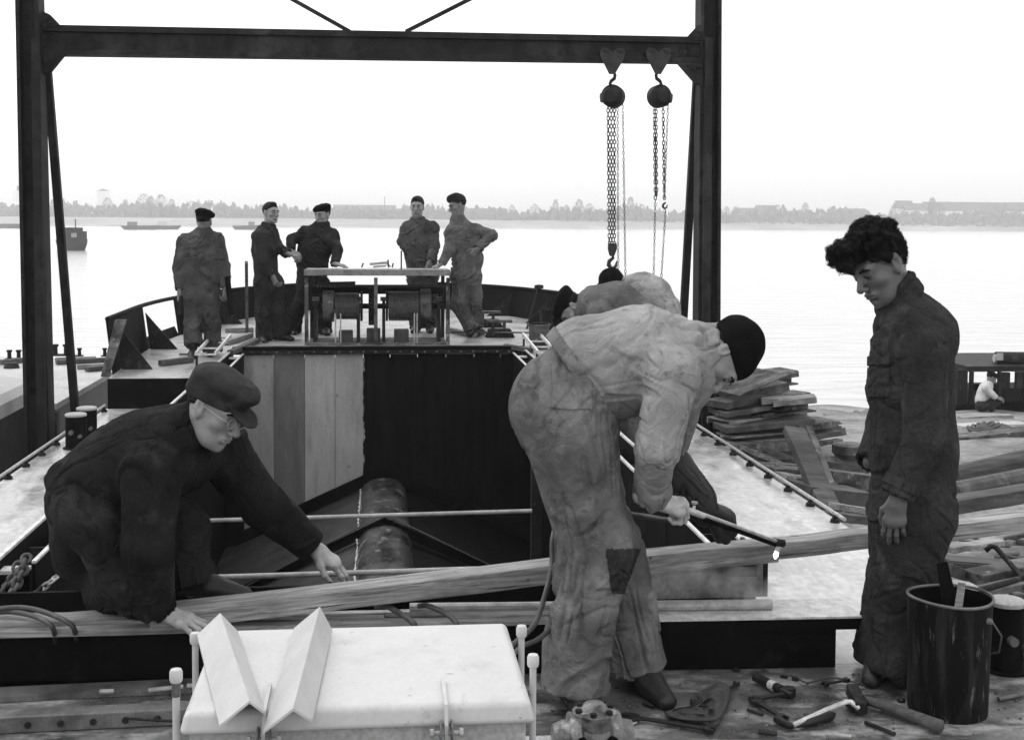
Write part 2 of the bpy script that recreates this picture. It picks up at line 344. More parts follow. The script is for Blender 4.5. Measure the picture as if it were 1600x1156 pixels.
def head_prims(face=0):
    p = [Ell((0,-.014,.036), (.076,.097,.084), .02), Ell((0,.032,-.022), (.061,.062,.085), .03), Ell((0,.036,-.078), (.049,.048,.036), .025)]
    p += [Ell((0,.076,-.103), (.021,.017,.016), .025)]
    for s in (-1, 1):
        p.append(Ell((s*.043,.058,-.024), (.022,.023,.020), .02)); p.append(Cone((s*.046,-.004,-.035), (s*.030,.05,-.088), .024, .022, .03))
    p.append(Cone((-.034,.078,.026), (.034,.078,.026), .015, .015, .02))
    for s in (-1, 1):
        p.append(Ell((s*.032,.098,.004), (.019,.016,.013), .014, sub=True)); p.append(Ell((s*.031,.078,.002), (.0145,.0125,.0115), .004))
        p.append(Cone((s*.043,.083,.010), (s*.021,.090,.009), .0035, .0035, .006))
    p.append(Cone((0,.091,.016), (0,.116,-.026), .008, .013, .014)); p.append(Ell((0,.117,-.030), (.0125,.012,.010), .008))
    for s in (-1, 1): p.append(Ell((s*.0135,.106,-.034), (.0075,.010,.0075), .007)); p.append(Ell((s*.007,.112,-.0405), (.004,.006,.003), .003, sub=True))
    p.append(Ell((0,.088,-.063), (.026,.016,.016), .016))
    p.append(Cone((-.017,.097,-.0585), (.017,.097,-.0585), .005, .005, .007, w=(0,1,0), ws=1.3)); p.append(Cone((-.013,.096,-.069), (.013,.096,-.069), .0062, .0062, .007))
    p.append(Cone((-.023,.100,-.0635), (.023,.100,-.0635), .0022, .0022, .004, sub=True)); p.append(Cone((-.013,.094,-.081), (.013,.094,-.081), .005, .005, .01, sub=True))
    for s in (-1, 1):
        a = .30; Re = np.array([[1,0,0],[0,math.cos(a),-math.sin(a)],[0,math.sin(a),math.cos(a)]])
        p.append(Ell((s*.078,-.006,.0), (.009,.020,.033), .006, R=Re)); p.append(Ell((s*.090,-.001,.003), (.010,.011,.020), .003, R=Re, sub=True)); p.append(Cone((s*.075,.002,-.03), (s*.070,.010,-.018), .008, .008, .008))
    return p
def hand_prims(curl, spread=1., thumb=0., r=1., bulk=0.):
    """wrist at origin, fingers +y, back of hand +z, thumb on +x"""
    k = .010; P = []
    mcp = [(.030,.088,.0), (.010,.094,.003), (-.011,.090,.001), (-.030,.080,-.003)]; L = [(.042,.026,.021), (.047,.030,.022), (.043,.028,.021), (.034,.021,.019)]
    rad = [.0095, .0098, .0092, .0082]
    P.append(Cone((0,-.05,0), (0,.02,0), .026, .025, .02, w=(1,0,0), ws=1.25))
    for i in range(4):
        m = np.array(mcp[i]); P.append(Cone((m[0]*.55,.012,-.002), m, .0155, .0125, .016))
        if i < 3: P.append(Cone(m*np.array([1,.9,1]), np.array(mcp[i+1])*np.array([1,.9,1]), .010, .010, .012))
    for i in range(4):
        p = np.array(mcp[i], float); a = 0.; sx = (1.5-i)*.09*spread
        for j in range(3):
            a += math.radians(curl[i]*(1., 1.15, .7)[j]); d = np.array([sx*math.cos(a), math.cos(a), -math.sin(a)]); d /= np.linalg.norm(d)
            q = p+d*L[i][j]; r0 = rad[i]*(1, .95, .88)[j]+bulk; P.append(Cone(p, q, r0, r0*.93, .006)); p = q
    t = math.radians(thumb)
    a0 = np.array([.020,.020,-.006]); a1 = a0+np.array([.030,.030,-.010-.012*math.sin(t)]); a2 = a1+np.array([.014*math.cos(t)-.01*math.sin(t), .030, -.008-.02*math.sin(t)]); a3 = a2+np.array([.002-.014*math.sin(t), .026, -.004-.008*math.sin(t)])
    P += [Cone(a0, a1, .0175, .0135, .015), Cone(a1, a2, .0115+bulk, .0105+bulk, .006), Cone(a2, a3, .0105+bulk, .0085+bulk, .005)]
    return P
def orient(dr, up):
    y = nrm(dr); z = np.array(up, float); z = z-y*(z@y); z = nrm(z); x = np.cross(y, z); return np.stack([x, y, z], 1)
def put(V, c, R, s=1., mirror=False, Fq=None):
    V = V.copy()
    if mirror: V[:, 0] *= -1; Fq = Fq[:, ::-1]
    return (V*s)@R.T+np.array(c), Fq
def cap_prims(kind):
    if kind == 'beret':
        a = .22; R = np.array([[math.cos(a),0,math.sin(a)],[0,1,0],[-math.sin(a),0,math.cos(a)]])
        return [Ell((.0,-.016,.045), (.082,.104,.072), .02, cut=[((0,.12,-1),(0,0,.046))]), Ell((.014,-.020,.082), (.110,.122,.044), .035, R=R), Ell((0.01,-.015,.128), (.005,.005,.010), .008)]
    if kind == 'skullcap':
        return [Ell((0,-.022,.043), (.090,.112,.094), .02, cut=[((0,.32,-1),(0,.0,.018))]), Cone((-.03,-.02,.115), (.03,-.05,.11), .030, .030, .04), Ell((0,-.055,.075), (.078,.068,.062), .03)]
    if kind == 'peaked':
        p = [Ell((0,-.014,.045), (.088,.112,.082), .02, cut=[((0,.12,-1),(0,.0,.022))]), Ell((0,.004,.096), (.100,.121,.042), .035), Ell((0,-.070,.045), (.080,.046,.052), .03)]
        a = -.38; R = np.array([[1,0,0],[0,math.cos(a),-math.sin(a)],[0,math.sin(a),math.cos(a)]])
        p.append(Ell((0,.105,.042), (.070,.062,.0045), .006, R=R)); return p
    if kind == 'small_cap':
        return [Ell((0,-.014,.05), (.082,.104,.080), .02, cut=[((0,-.35,-1),(0,0,.058))]), Ell((0,.0,.112), (.085,.10,.026), .03)]
def hair_prims(kind):
    n = nrm((0,.577,-.817)); P0 = (0,.080,.064)
    if kind == 'short': return [Ell((0,-.017,.040), (.0815,.101,.091), .02, cut=[(n, (0,.076,.070))]), Ell((.01,.052,.104), (.040,.036,.024), .02)]
    if kind == 'under': return [Ell((0,-.017,.034), (.0805,.101,.086), .02, cut=[((0,.5,-.86), (0,.03,.035))])]
    if kind == 'fringe': return [Ell((0,-.017,.042), (.086,.106,.094), .02, cut=[(n, P0)]), Ell((.012,.070,.094), (.048,.026,.028), .02), Ell((-.01,.02,.122), (.055,.07,.026), .03)]
    if kind == 'curly':
        r_ = random.Random(3); P = [Ell((0,-.014,.045), (.082,.103,.095), .02, cut=[(n, (0,.078,.055))])]
        for i in range(190):
            a = r_.uniform(-math.pi, math.pi); e = r_.uniform(.25, 1.5); d = np.array([math.cos(a)*math.cos(e), math.sin(a)*math.cos(e), math.sin(e)])
            if d[1] < -.3 and e < .5: continue
            c = np.array([0,-.015,.055])+d*np.array([.080,.098,.094])*r_.uniform(.95, 1.10); rr = r_.uniform(.008, .015)
            if c[1] > .06 and c[2] < .075: continue
            P.append(Ell(c, (rr*1.1, rr, rr*.9), .011))
        for i in range(80):
            c = np.array([r_.uniform(-.045,.05), r_.uniform(.070,.128), r_.uniform(.076,.135)]); rr = r_.uniform(.008,.016); P.append(Ell(c, (rr,rr,rr), .011))
        for i in range(8):
            c = np.array([r_.uniform(-.03,.04), r_.uniform(.115,.140), r_.uniform(.055,.085)]); rr = r_.uniform(.009,.015); P.append(Ell(c, (rr,rr,rr*1.3), .006))
        return P
CACHE = {}
def cached(key, fn, res):
    if (key, res) not in CACHE: CACHE[(key, res)] = field_mesh(fn, res)
    return CACHE[(key, res)]
def patch(root, name, m, V, Fq, N, test, off):
    keep = test(V); fk = keep[Fq].all(1); Fs = Fq[fk]
    if not len(Fs): return None
    used = np.unique(Fs); mp = -np.ones(len(V), int); mp[used] = np.arange(len(used))
    v1 = V[used]+N[used]*off; v0 = V[used]-N[used]*.004; n = len(used); f = mp[Fs]
    ed = {}
    for q in f:
        for a, b in zip(q, np.roll(q, -1)): ed[(a, b)] = 1
    rim = [(a, b, b+n, a+n)[::-1] for (a, b) in ed if (b, a) not in ed]
    return link_mesh(name, np.concatenate([v1, v0]), f.tolist()+[list(r) for r in rim], m, root, smooth=True)
def person(label, group, base, spine, arms, legs, head, s=1., res=.010, top='cloth_dark', bot=None, skin='skin', hands='skin', shoe='leather',
           cap=None, capm='felt', hair='under', hairm='hair', shw=None, amp=1., seed=1, bulk=1., torso=None, collar=True, hem=.078, extra_top=(), extra_bot=(), torso_w=1.35, sleeve=1., fine=False, top_cut=None):
    """spine: points pelvis..neck base; arms: (shoulder, elbow, wrist, hand dict); legs: (hip, knee, ankle, toe)"""
    root = thing('person', label, 'person', base, group)
    spine = [np.array(p, float) for p in spine]; sh = [np.array(a[0], float) for a in arms]
    w = nrm(sh[1]-sh[0]); ns = len(spine); k = .05*s
    tr = torso or ([.125]+[.122]*(ns-3)+[.128, .085] if ns > 2 else [.125, .09])
    tr = [r*s*bulk for r in tr]
    T = []; B = []; bonesT = []; bonesB = []; body = []
    for i in range(ns-1):
        ws = torso_w if i < ns-2 else 1.25
        c = Cone(spine[i], spine[i+1], tr[i], tr[i+1], k, w=w, ws=ws)
        T.append(c); bonesT.append((spine[i], spine[i+1], tr[i], 1.15, .085)); body.append(Cone(spine[i], spine[i+1], tr[i]*.72, tr[i+1]*.72, .03*s, w=w, ws=ws))
    T.append(Cone(sh[0], sh[1], .066*s*bulk, .066*s*bulk, k))
    for a in arms:
        S_, E_, W_ = [np.array(x, float) for x in a[:3]]; q = sleeve*s*bulk
        T.append(Cone(S_, E_, .074*q, .062*q, .035*s)); T.append(Cone(E_, W_, .062*q, .050*q, .025*s, capb=True)); T.append(Ell(S_, np.array([.074]*3)*q, .03*s))
        dW = nrm(W_-E_); T.append(Cone(W_-dW*.045*s, W_+dW*.004, .050*q, .050*q, .008, capb=True, capa=True)); T.append(Cone(W_-dW*.02*s, W_+dW*.02*s, .036*s, .036*s, .004, sub=True))
        bonesT += [(S_, E_, .07*q, .85, .05), (E_, W_, .056*q, .85, .042)]
        body += [Cone(S_, E_, .046*s, .040*s, .02), Cone(E_, W_, .040*s, .026*s, .02)]
    nb = spine[-1]; nd = nrm(spine[-1]-spine[-2])
    hd = head; hc = np.array(hd['c'], float); HR = orient(hd['fwd'], hd['up']); hs = hd.get('s', s)
    if collar:
        ctr = nb+(hc-nb)*hd.get('colh', .10); ct = hd.get('colt', 1.); ax_, e1, e2 = frame(nrm(hc-nb)*.6+nd*.4); R_ = .066*s*hd.get('col', 1.); m = 12
        fr = HR[:,1]
        ring = [ctr + R_*(math.cos(2*math.pi*i/m)*e1+math.sin(2*math.pi*i/m)*e2)*1.08 - ax_*.03*s*max(0, (math.cos(2*math.pi*i/m)*e1+math.sin(2*math.pi*i/m)*e2)@fr) for i in range(m)]
        for i in range(m):
            T.append(Cone(ring[i]*1.0+ax_*.026*s*ct, ring[(i+1) % m]+ax_*.026*s*ct, .009*s, .009*s, .012*s)); T.append(Cone(ring[i]+ax_*.008*s*ct, ring[(i+1) % m]+ax_*.008*s*ct, .011*s, .011*s, .012*s)); T.append(Cone(ring[i]-ax_*.012*s, ring[(i+1) % m]-ax_*.012*s, .016*s, .016*s, .014*s))
    one = bot is None
    LT = T if one else B
    if not one:
        B.append(Cone(spine[0], spine[0]+(spine[1]-spine[0])*.35, tr[0]*.93, tr[1]*.9, k, w=w, ws=torso_w)); bonesB.append((spine[0], spine[1], tr[0], 1., .09))
    for l in legs:
        H_, K_, A_ = [np.array(x, float) for x in l[:3]]; q = s*bulk
        LT += [Ell(H_, np.array([.112]*3)*q, .05*s), Cone(H_, K_, .106*q, .083*q, .05*s), Cone(K_, A_, .083*q, hem*q, .03*s, capb=True)]
        (bonesT if one else bonesB).extend([(H_, K_, .1*q, 1., .075), (K_, A_, .08*q, 1.25, .055)])
        body += [Cone(H_, K_, .075*s, .05*s, .03), Cone(K_, A_, .05*s, .036*s, .02)]
    T += list(extra_top); B += list(extra_bot)
    V, Fq = field_mesh(T, res); N = vnormals(V, Fq); V = folds(V, N, bonesT, .0125*s*amp, seed)
    if top_cut is not None: Fq = Fq[(((V-top_cut[0])@nrm(top_cut[1]))[Fq].min(1) > -.012) | (np.linalg.norm(V-top_cut[0], axis=1)[Fq].min(1) > .34)]
    out = {'root': root, 'top': (V, Fq, vnormals(V, Fq))}
    link_mesh('coverall' if one else 'jacket', V, Fq, top, root, smooth=True)
    if not one:
        V, Fq = field_mesh(B, res); N = vnormals(V, Fq); V = folds(V, N, bonesB, .0125*s*amp, seed+5)
        if top_cut is not None: Fq = Fq[((V-top_cut[0])@nrm(top_cut[1]))[Fq].max(1) < .035]
        out['bot'] = (V, Fq, vnormals(V, Fq)); link_mesh('trousers', V, Fq, bot, root, smooth=True)
    # body: head, neck, trunk, limbs and hands in one mesh
    hres = .003 if fine else .005
    HP = head_prims(); nl = HR.T@(nb-hc)/hs; HP.append(Cone((0,-.022,-.03), nl*.95, .052, .056, .03))
    parts = []; hv, hf = field_mesh(HP, hres); parts.append(put(hv, hc, HR, hs, Fq=hf))
    bv, bf = field_mesh(body, max(res, .012)*1.2); parts.append((bv, bf)); glv = []
    for a in arms:
        h = a[3]
        if not h: continue
        v, f = cached(('h',)+tuple(h['curl'])+(h.get('thumb', 0), h.get('bulk', 0)), hand_prims(h['curl'], 1, h.get('thumb', 0), bulk=h.get('bulk', 0)), .003 if fine else .0045)
        R_ = orient(h['dir'], h['back']); v, f = put(v, np.array(a[2])+nrm(h['dir'])*h.get('out', .02)*s, R_, s*h.get('s', 1.), h.get('mirror', False), f)
        if h.get('glove') or (hands != skin and not h.get('bare')): glv.append((v, f, h.get('glove')))
        else: parts.append((v, f))
    v, f = join(parts); bo = link_mesh('body', v, f, skin, root, smooth=True)
    for v, f, g in glv: link_mesh('glove' if g else 'hand', v, f, g or hands, root, smooth=True)
    # shoes
    for l in legs:
        if len(l) < 4 or l[3] is None: continue
        A_, T_ = np.array(l[2], float), np.array(l[3], float); d_ = T_-A_; d_[2] = 0; fl = np.linalg.norm(d_); d_ /= fl; gz = T_[2]
        hl = np.array([A_[0], A_[1], gz])-d_*.045*s; zc = lambda p, z: np.array([p[0], p[1], gz+z*s]); tp = zc(hl+d_*.255*s, .024); md = zc(hl+d_*.13*s, .045)
        cut = ((0,0,-1), (0,0,gz))
        P = [Cone(zc(hl, .045), md, .040*s, .040*s, .02, ), Cone(md, tp, .043*s, .028*s, .02, w=np.cross(d_, (0,0,1)), ws=1.25), Cone(zc(hl+d_*.04*s, .06), np.array([A_[0], A_[1], max(A_[2], gz+.09*s)])+d_*.015*s, .043*s, .046*s, .02)]
        v, f = field_mesh(P, max(.005, res*.6)); v[:, 2] = np.maximum(v[:, 2], gz); link_mesh('shoe', v, f, shoe, root, smooth=True)
    for nm, pr, m_ in (('hair', hair_prims(hair) if hair else None, hairm), ('cap', cap_prims(cap) if cap else None, capm)):
        if pr is None: continue
        v, f = field_mesh(pr, (.0026 if hair == 'curly' else .0035) if fine else .005); n_ = vnormals(v, f)
        if nm == 'hair':
            am = .006 if hair == 'curly' else .0025; fq = 90 if hair == 'curly' else 130
            v = v + n_*(am*(vnoise(v*np.array([fq,fq*.45,fq*.45]), 3)+.7*vnoise(v*fq*.8, 5)))[:, None]
        else: v = v + n_*(.0032*vnoise(v*28, 7)+.0022*(1-2.5*np.abs(vnoise(v*18, 4))))[:, None]
        if nm == 'hair' and hair == 'curly':      # loose curled strands over the mass
            rs_ = np.random.RandomState(4); ids = rs_.choice(len(v), 4200); mb = MB()
            for q_ in ids:
                n0 = n_[q_]; a0 = nrm(np.cross(n0, rs_.normal(size=3))); b0 = np.cross(n0, a0); R0 = rs_.uniform(.004, .010); ph = rs_.uniform(0, 6.28); tw = rs_.uniform(3, 7)
                pts = [v[q_]-n0*.004+n0*(t*rs_.uniform(.006,.013))+a0*(R0*math.cos(ph+tw*t)-R0*math.cos(ph))+b0*(R0*math.sin(ph+tw*t)-R0*math.sin(ph)) for t in (0,.25,.5,.75,1.)]
                mb.tube(pts, [.0012,.0012,.0011,.0009,.0005], 3, cap=False)
            f = [list(x) for x in f]+[[y+len(v) for y in x] for x in mb.f]; v = np.concatenate([v, np.array(mb.v)]); v, _ = put(v, hc, HR, hs)
        else: v, f = put(v, hc, HR, hs, Fq=f)
        link_mesh(nm, v, f, m_, root, smooth=True)
    if skin and fine is not None and not (cap == 'x'):
        EB = []
        for q in (-1, 1): EB += [Cone((q*.015,.0955,.025), (q*.034,.0945,.030), .0045, .0048, .003), Cone((q*.034,.0945,.030), (q*.050,.0835,.024), .0048, .003, .003), Cone((q*.043,.0855,.002), (q*.032,.0915,-.0005), .0018, .0022, .002), Cone((q*.032,.0915,-.0005), (q*.021,.0915,.002), .0022, .0016, .002)]
        v, f = field_mesh(EB, .0017); v, f = put(v, hc, HR, hs, Fq=f); link_mesh('eyebrows', v, f, hairm, root, smooth=True)
    out['head'] = (hc, HR, hs)
    return out
def P(px, py, d): return at(px, py, d)
# ------------------------------------------------------------ setting: water, far bank, shore
WZ = -2.0
def grid_mesh(name, xs, ys, zf, m, kind='structure'):
    vs = [(x, y, zf(x, y)) for y in ys for x in xs]; nx = len(xs)
    fs = [(j*nx+i, j*nx+i+1, (j+1)*nx+i+1, (j+1)*nx+i) for j in range(len(ys)-1) for i in range(nx-1)]
    o = link_mesh(name, vs, fs, m, None, smooth=True); return setp(o, kind=kind)
def water_mat():
    m = bpy.data.materials.new('river_water'); m.use_nodes = True; n = m.node_tree.nodes; L = m.node_tree.links; b = n['Principled BSDF']
    b.inputs['Base Color'].default_value = (.50,.50,.50,1); b.inputs['Roughness'].default_value = .16; b.inputs['IOR'].default_value = 1.4; b.inputs['Specular IOR Level'].default_value = .5
    tc = n.new('ShaderNodeTexCoord'); mp = n.new('ShaderNodeMapping'); mp.inputs['Scale'].default_value = (.35, 1.1, 1)
    L.new(tc.outputs['Object'], mp.inputs[0])
    a = n.new('ShaderNodeTexNoise'); a.inputs['Scale'].default_value = 1.1; a.inputs['Detail'].default_value = 6; a.inputs['Distortion'].default_value = .6; L.new(mp.outputs[0], a.inputs[0])
    bp = n.new('ShaderNodeBump'); bp.inputs['Strength'].default_value = .6; bp.inputs['Distance'].default_value = .2
    L.new(a.outputs[0], bp.inputs['Height']); L.new(bp.outputs[0], b.inputs['Normal']); return m
MT['water'] = water_mat()
setp(MB().add([(-900,-60,WZ),(900,-60,WZ),(900,700,WZ),(-900,700,WZ)], [(0,1,2,3)]).build('water', 'water'), kind='structure')
MT['bank'] = mat('river_bank', .30, .95, .3, .02, .3, .3, patch=[(.2, .06, .5, .65, (1,3,1))])
def bankz(x, y):
    t = (y-(610-.02*x))/14.
    if t < 0: return WZ-.6
    return WZ+min(4.2, 1.2*t+.5) + (1.5 if y > 760 else 0)
grid_mesh('far_bank', [-900+60*i for i in range(31)], [590,600,606,612,618,624,632,640,650,665,690,760,900,1400,3000], bankz, 'bank')
# right-hand shore, sloping down to the water
def shorez(x, y):
    z = -.28 if y < 11 else -.28-(y-11)/15.*1.72
    if y > 25: z -= .3
    z -= max(0, (x-5))*.03 if y > 16 else 0
    return z + .035*math.sin(x*2.3+y*1.1)+.03*math.sin(y*3.1-x*1.7)
grid_mesh('shore', [2.66+.35*i for i in range(45)], [0+.5*i for i in range(58)], shorez, 'dirt')
grid_mesh('slipway_bed', [-9+.5*i for i in range(14)], [-2+.7*i for i in range(20)], lambda x, y: -.9+.04*math.sin(3*x+y), 'quay')
# far trees, bare winter crowns
MT['twig'] = mat('bare_twigs', .21, .95, .3, 1, 0)
MT['bark'] = mat('far_bark', .12, .95, .3, 1, 0)
def tree_protos():
    out = []
    for kind in range(4):
        r = random.Random(40+kind); root = thing('bare_tree', 'x', 'tree', (0,0,0), 'winter trees along the far bank')
        H = 1.; tr = MB(); tr.tube([(0,0,-.05),(0.01,0,.18),(0,.01,.45),(.02,0,.75)], [.03,.024,.016,.006], 6)
        cr = MB()
        for i in range(620):
            a = r.uniform(0, 6.283); e = abs(r.gauss(0,.5)); u = r.uniform(.12, 1); wd = (.30, .22, .36, .17)[kind]*math.sin(math.pi*min(1, .12+u*.88))**.6
            rr = wd*r.uniform(.2, 1)**.5; c = np.array([math.cos(a)*rr, math.sin(a)*rr, .2+.8*u]); d = nrm((math.cos(a)*r.uniform(.2,.9), math.sin(a)*r.uniform(.2,.9), r.uniform(.3,1.2))); s_ = nrm(np.cross(d, (r.uniform(-1,1), r.uniform(-1,1), .1)))
            l = r.uniform(.03,.09); q = r.uniform(.004,.012); cr.add([c-s_*q, c+s_*q, c+d*l+s_*q*.3, c+d*l-s_*q*.3], [(0,1,2,3)])
        for i in range(12):
            a = r.uniform(0, 6.28); z0 = r.uniform(.18,.6); tr.tube([(0,0,z0), (math.cos(a)*.12, math.sin(a)*.12, z0+.14), (math.cos(a)*.2, math.sin(a)*.2, z0+.32)], [.012,.007,.003], 4)
        tr.build('trunk', 'bark', root); cr.build('crown', 'twig', root); out.append(root)
    return out
TP = tree_protos(); used = [False]*4
def place_tree(kind, px, d, h, label):
    src = TP[kind]
    if not used[kind]: r = src; used[kind] = True
    else:
        r = src.copy(); COL.objects.link(r)
        for ch in src.children: c = ch.copy(); COL.objects.link(c); c.parent = r
    p = at(px, 345, d); r.location = (p[0], p[1], bankz(p[0], p[1])-.2); r.scale = (h, h, h); r.rotation_euler = (0,0,rnd.uniform(0,6)); r['label'] = label
TX = [(168,14),(196,13),(225,17),(236,15),(252,16),(268,13),(300,12),(352,10),(575,9),(800,11),(835,12),(868,15),(885,11),(905,15),(921,12),(985,17),(1002,12),(1150,11),(1180,9),(1215,12),(1258,14),(1400,15),(1456,18),(1468,14),(1555,15),(1575,13),(1592,12),(1135,12)]
TX.sort(); ORD = ['first','second','third','fourth','fifth','sixth','seventh','eighth','ninth','tenth','eleventh','twelfth','thirteenth','fourteenth','fifteenth','sixteenth','seventeenth','eighteenth','nineteenth','twentieth','twenty-first','twenty-second','twenty-third','twenty-fourth','twenty-fifth','twenty-sixth','twenty-seventh','twenty-eighth']
for i, (x, h) in enumerate(TX):
    place_tree(i % 4, x, 655+rnd.uniform(-8, 40), h*.72, ('tall' if h > 13 else 'low')+' hazy bare tree, '+ORD[i]+' from the left in the far bank row')
# low far-off wood and scrub, nobody could count it
sc = MB()
for i in range(17000):
    px = rnd.uniform(-120, 1720); d = rnd.uniform(650, 720); p = at(px, 345, d); hh = 5.2+1.1*(math.sin(px*.021)+math.sin(px*.057+2)+.8*math.sin(px*.33)+.7*math.sin(px*.71))*rnd.uniform(.7,1.3)
    if px < 560: hh += 2.5*math.exp(-((px-250)/90.)**2)
    z = bankz(p[0], p[1])+rnd.uniform(0, 1)**1.3*max(1.5, hh); q = rnd.uniform(.4, 1.2); a = rnd.uniform(0, 3.1); s_ = np.array([math.cos(a), math.sin(a), 0]); 
    sc.add([(p[0]-s_[0]*q, p[1]-s_[1]*q, z-q), (p[0]+s_[0]*q, p[1]+s_[1]*q, z-q), (p[0]+s_[0]*q*.4, p[1]+s_[1]*q*.4, z+q*1.3), (p[0]-s_[0]*q*.5, p[1]-s_[1]*q*.5, z+q)], [(0,1,2,3)])
setp(sc.build('far_wood', 'twig'), 'low hazy band of scrub and bare woods along the far river bank', 'woodland', kind='stuff')
MT['wall_far'] = mat('far_house_wall', .85, .9, .1, .2, 0); MT['roof_far'] = mat('far_house_roof', .12, .9, .2, .3, 0); MT['win_far'] = mat('far_window', .05, .4, .2, .3, 0)
def house(px, d, w_, h_, rh, dark, label):
    p = at(px, 345, d); z = bankz(p[0], p[1])-.2; r = thing('house', label, 'house', (p[0], p[1], z), 'houses on the far bank')
    x0, x1, y0, y1 = p[0]-w_/2, p[0]+w_/2, p[1]-4, p[1]+4
    MB().box(x0, x1, y0, y1, z, z+h_).build('wall', 'wall_far' if not dark else 'scrap', r)
    MB().prism([(x0-.4,y0-.5,z+h_+.02),(x0-.4,y1+.5,z+h_+.02),(x0-.4,(y0+y1)/2,z+h_+rh)], (w_+.8,0,0)).build('roof', 'roof_far', r)
    n = max(2, int(w_/5))
    for i in range(n):
        cx = x0+(i+.5)*w_/n; MB().box(cx-.7, cx+.7, y0-.12, y0-.02, z+h_*.4, z+h_*.75).build('window', 'win_far', r)
for a in [(1168,740,15,5,3,0,'small pale house left of the others on the far bank'),(1196,730,11,5.5,4,0,'pale gabled house beside a bare tree on the far bank'),(1330,735,16,5,3,1,'dull low house behind the curly haired man on the far bank'),
          (1411,725,9,8,4.5,0,'narrow bright gabled house on the far bank'),(1426,722,11,7,4,0,'bright gabled house joined to the narrow one on the far bank'),(1487,730,34,7,5,0,'long pale house with a dark roof on the far bank'),(1538,735,30,6,6,1,'long dull house with a big dark roof on the far bank'),(1590,728,14,7,5,0,'pale house at the right end of the far bank'),
          (570,760,36,4,3,1,'low dull shed above the far bank behind the men'),(760,760,24,4,3,1,'low flat warehouse in haze above the far bank')]: house(*a)
p = at(162, 345, 790); z = 1.5; r = thing('tower', 'square hazy tower rising over the wood on the far bank', 'tower', (p[0], p[1], z))
MB().box(p[0]-3.2, p[0]+3.2, p[1]-3, p[1]+3, z, z+17).build('shaft', 'wall_far', r); MB().prism([(p[0]-3.5,p[1]-3,z+17.05),(p[0]+3.5,p[1]-3,z+17.05),(p[0],p[1]-3,z+18.2)], (0,6,0)).build('roof', 'roof_far', r)
p = at(36, 345, 800); r = thing('tower', 'pale broad tower dissolving in haze beside the left gantry post', 'tower', (p[0], p[1], z))
MB().box(p[0]-5, p[0]+5, p[1]-3, p[1]+3, z, z+17).build('shaft', 'wall_far', r); MB().box(p[0]-3, p[0]+3, p[1]-2, p[1]+2, z+17.05, z+20).build('roof', 'roof_far', r)
for i, (px, h) in enumerate([(601,14)]):
    p = at(px, 345, 720); o = MB().tube([(p[0],p[1],1),(p[0],p[1],1+h)], [.35,.2], 6).build('mast', 'bark'); setp(o, 'thin mast above the far bank left of the frowning man', 'mast')
# river craft
def hull_pts(L, w_, h_, n=10):
    pass
def small_boat(name, label, px, py, L, w_, h_, rot, cabin, m='steel_dark', extra=None):
    p = onz(px, py, WZ); r = thing(name, label, 'boat', p); c, s_ = math.cos(rot), math.sin(rot)
    def T(x, y, z_): return (p[0]+c*x-s_*y, p[1]+s_*x+c*y, p[2]+z_)
    mb = MB(); N = 12; ring = []
    for lv, (k, zz) in enumerate(((.8,-.25), (1., h_*.6), (1.04, h_))):
        ring.append([T(L/2*math.cos(2*math.pi*i/N)*(1.0)*k, w_/2*k*math.copysign(abs(math.sin(2*math.pi*i/N))**.55, math.sin(2*math.pi*i/N)), zz+(.15*h_ if i in (0,1,N-1) and lv == 2 else 0)) for i in range(N)])
    vs = [v for q in ring for v in q]; fs = [(l*N+i, l*N+(i+1)%N, (l+1)*N+(i+1)%N, (l+1)*N+i) for l in range(2) for i in range(N)] + [tuple(range(2*N, 3*N))]
    mb.add(vs, fs); mb.build('hull', m, r)
    for (x0, x1, wy, z0, z1, mm) in cabin:
        MB().hexa([T(x0,-wy,z0),T(x1,-wy,z0),T(x1,wy,z0),T(x0,wy,z0),T(x0,-wy,z1),T(x1,-wy,z1),T(x1,wy,z1),T(x0,wy,z1)]).build('cabin', mm, r)
    if extra: extra(r, T)
    return r
def tug_extra(r, T):
    MB().tube([T(-1.2,.7,2.0),T(-1.2,.7,3.6)], .06, 6).build('mast', 'steel_dark', r); 
    rl = MB()
    for x in (-2.2,-.9,.2):
        rl.tube([T(x,-.9,2.2),T(x,-.9,4.0)], .05, 5)
    rl.tube([T(-2.2,-.9,4.0),T(.2,-.9,4.0)], .05, 5); rl.tube([T(-2.2,-.9,3.3),T(.2,-.9,3.3)], .04, 5); rl.build('railing', 'steel_dark', r)
    MB().box(*[v for v in (0,0,0,0,0,0)]) if False else None
    MB().hexa([T(2.35,-.5,1.5),T(2.42,-.5,1.5),T(2.42,.1,1.5),T(2.35,.1,1.5),T(2.35,-.5,2.0),T(2.42,-.5,2.0),T(2.42,.1,2.0),T(2.35,.1,2.0)]).build('window', 'white_side', r)
small_boat('tugboat', 'small dark tugboat with a railing steaming behind the left gantry brace', 112, 391, 7.0, 3.0, 1.2, -1.15, [(-2.6,.4,1.2,1.2,2.6,'steel_dark'),(.5,2.3,1.25,1.2,2.2,'steel_dark')], extra=tug_extra)
small_boat('barge_boat', 'low grey barge moored by the far bank at left', 219, 359, 12, 4, 1.3, .1, [(-4,-1,1.3,1.3,2.6,'scrap')], 'steel_dark')
small_boat('barge_boat', 'low barge with a white wheelhouse by the far bank', 252, 358.5, 13, 4, 1.2, .05, [(-1,2,1.3,1.2,2.8,'white_paint')], 'steel_dark')
small_boat('barge_boat', 'faint low vessel by the far bank behind the man in the cap', 384, 359, 9, 4, 1.4, .05, [(1,3,1.3,1.4,2.8,'scrap')], 'steel_dark')
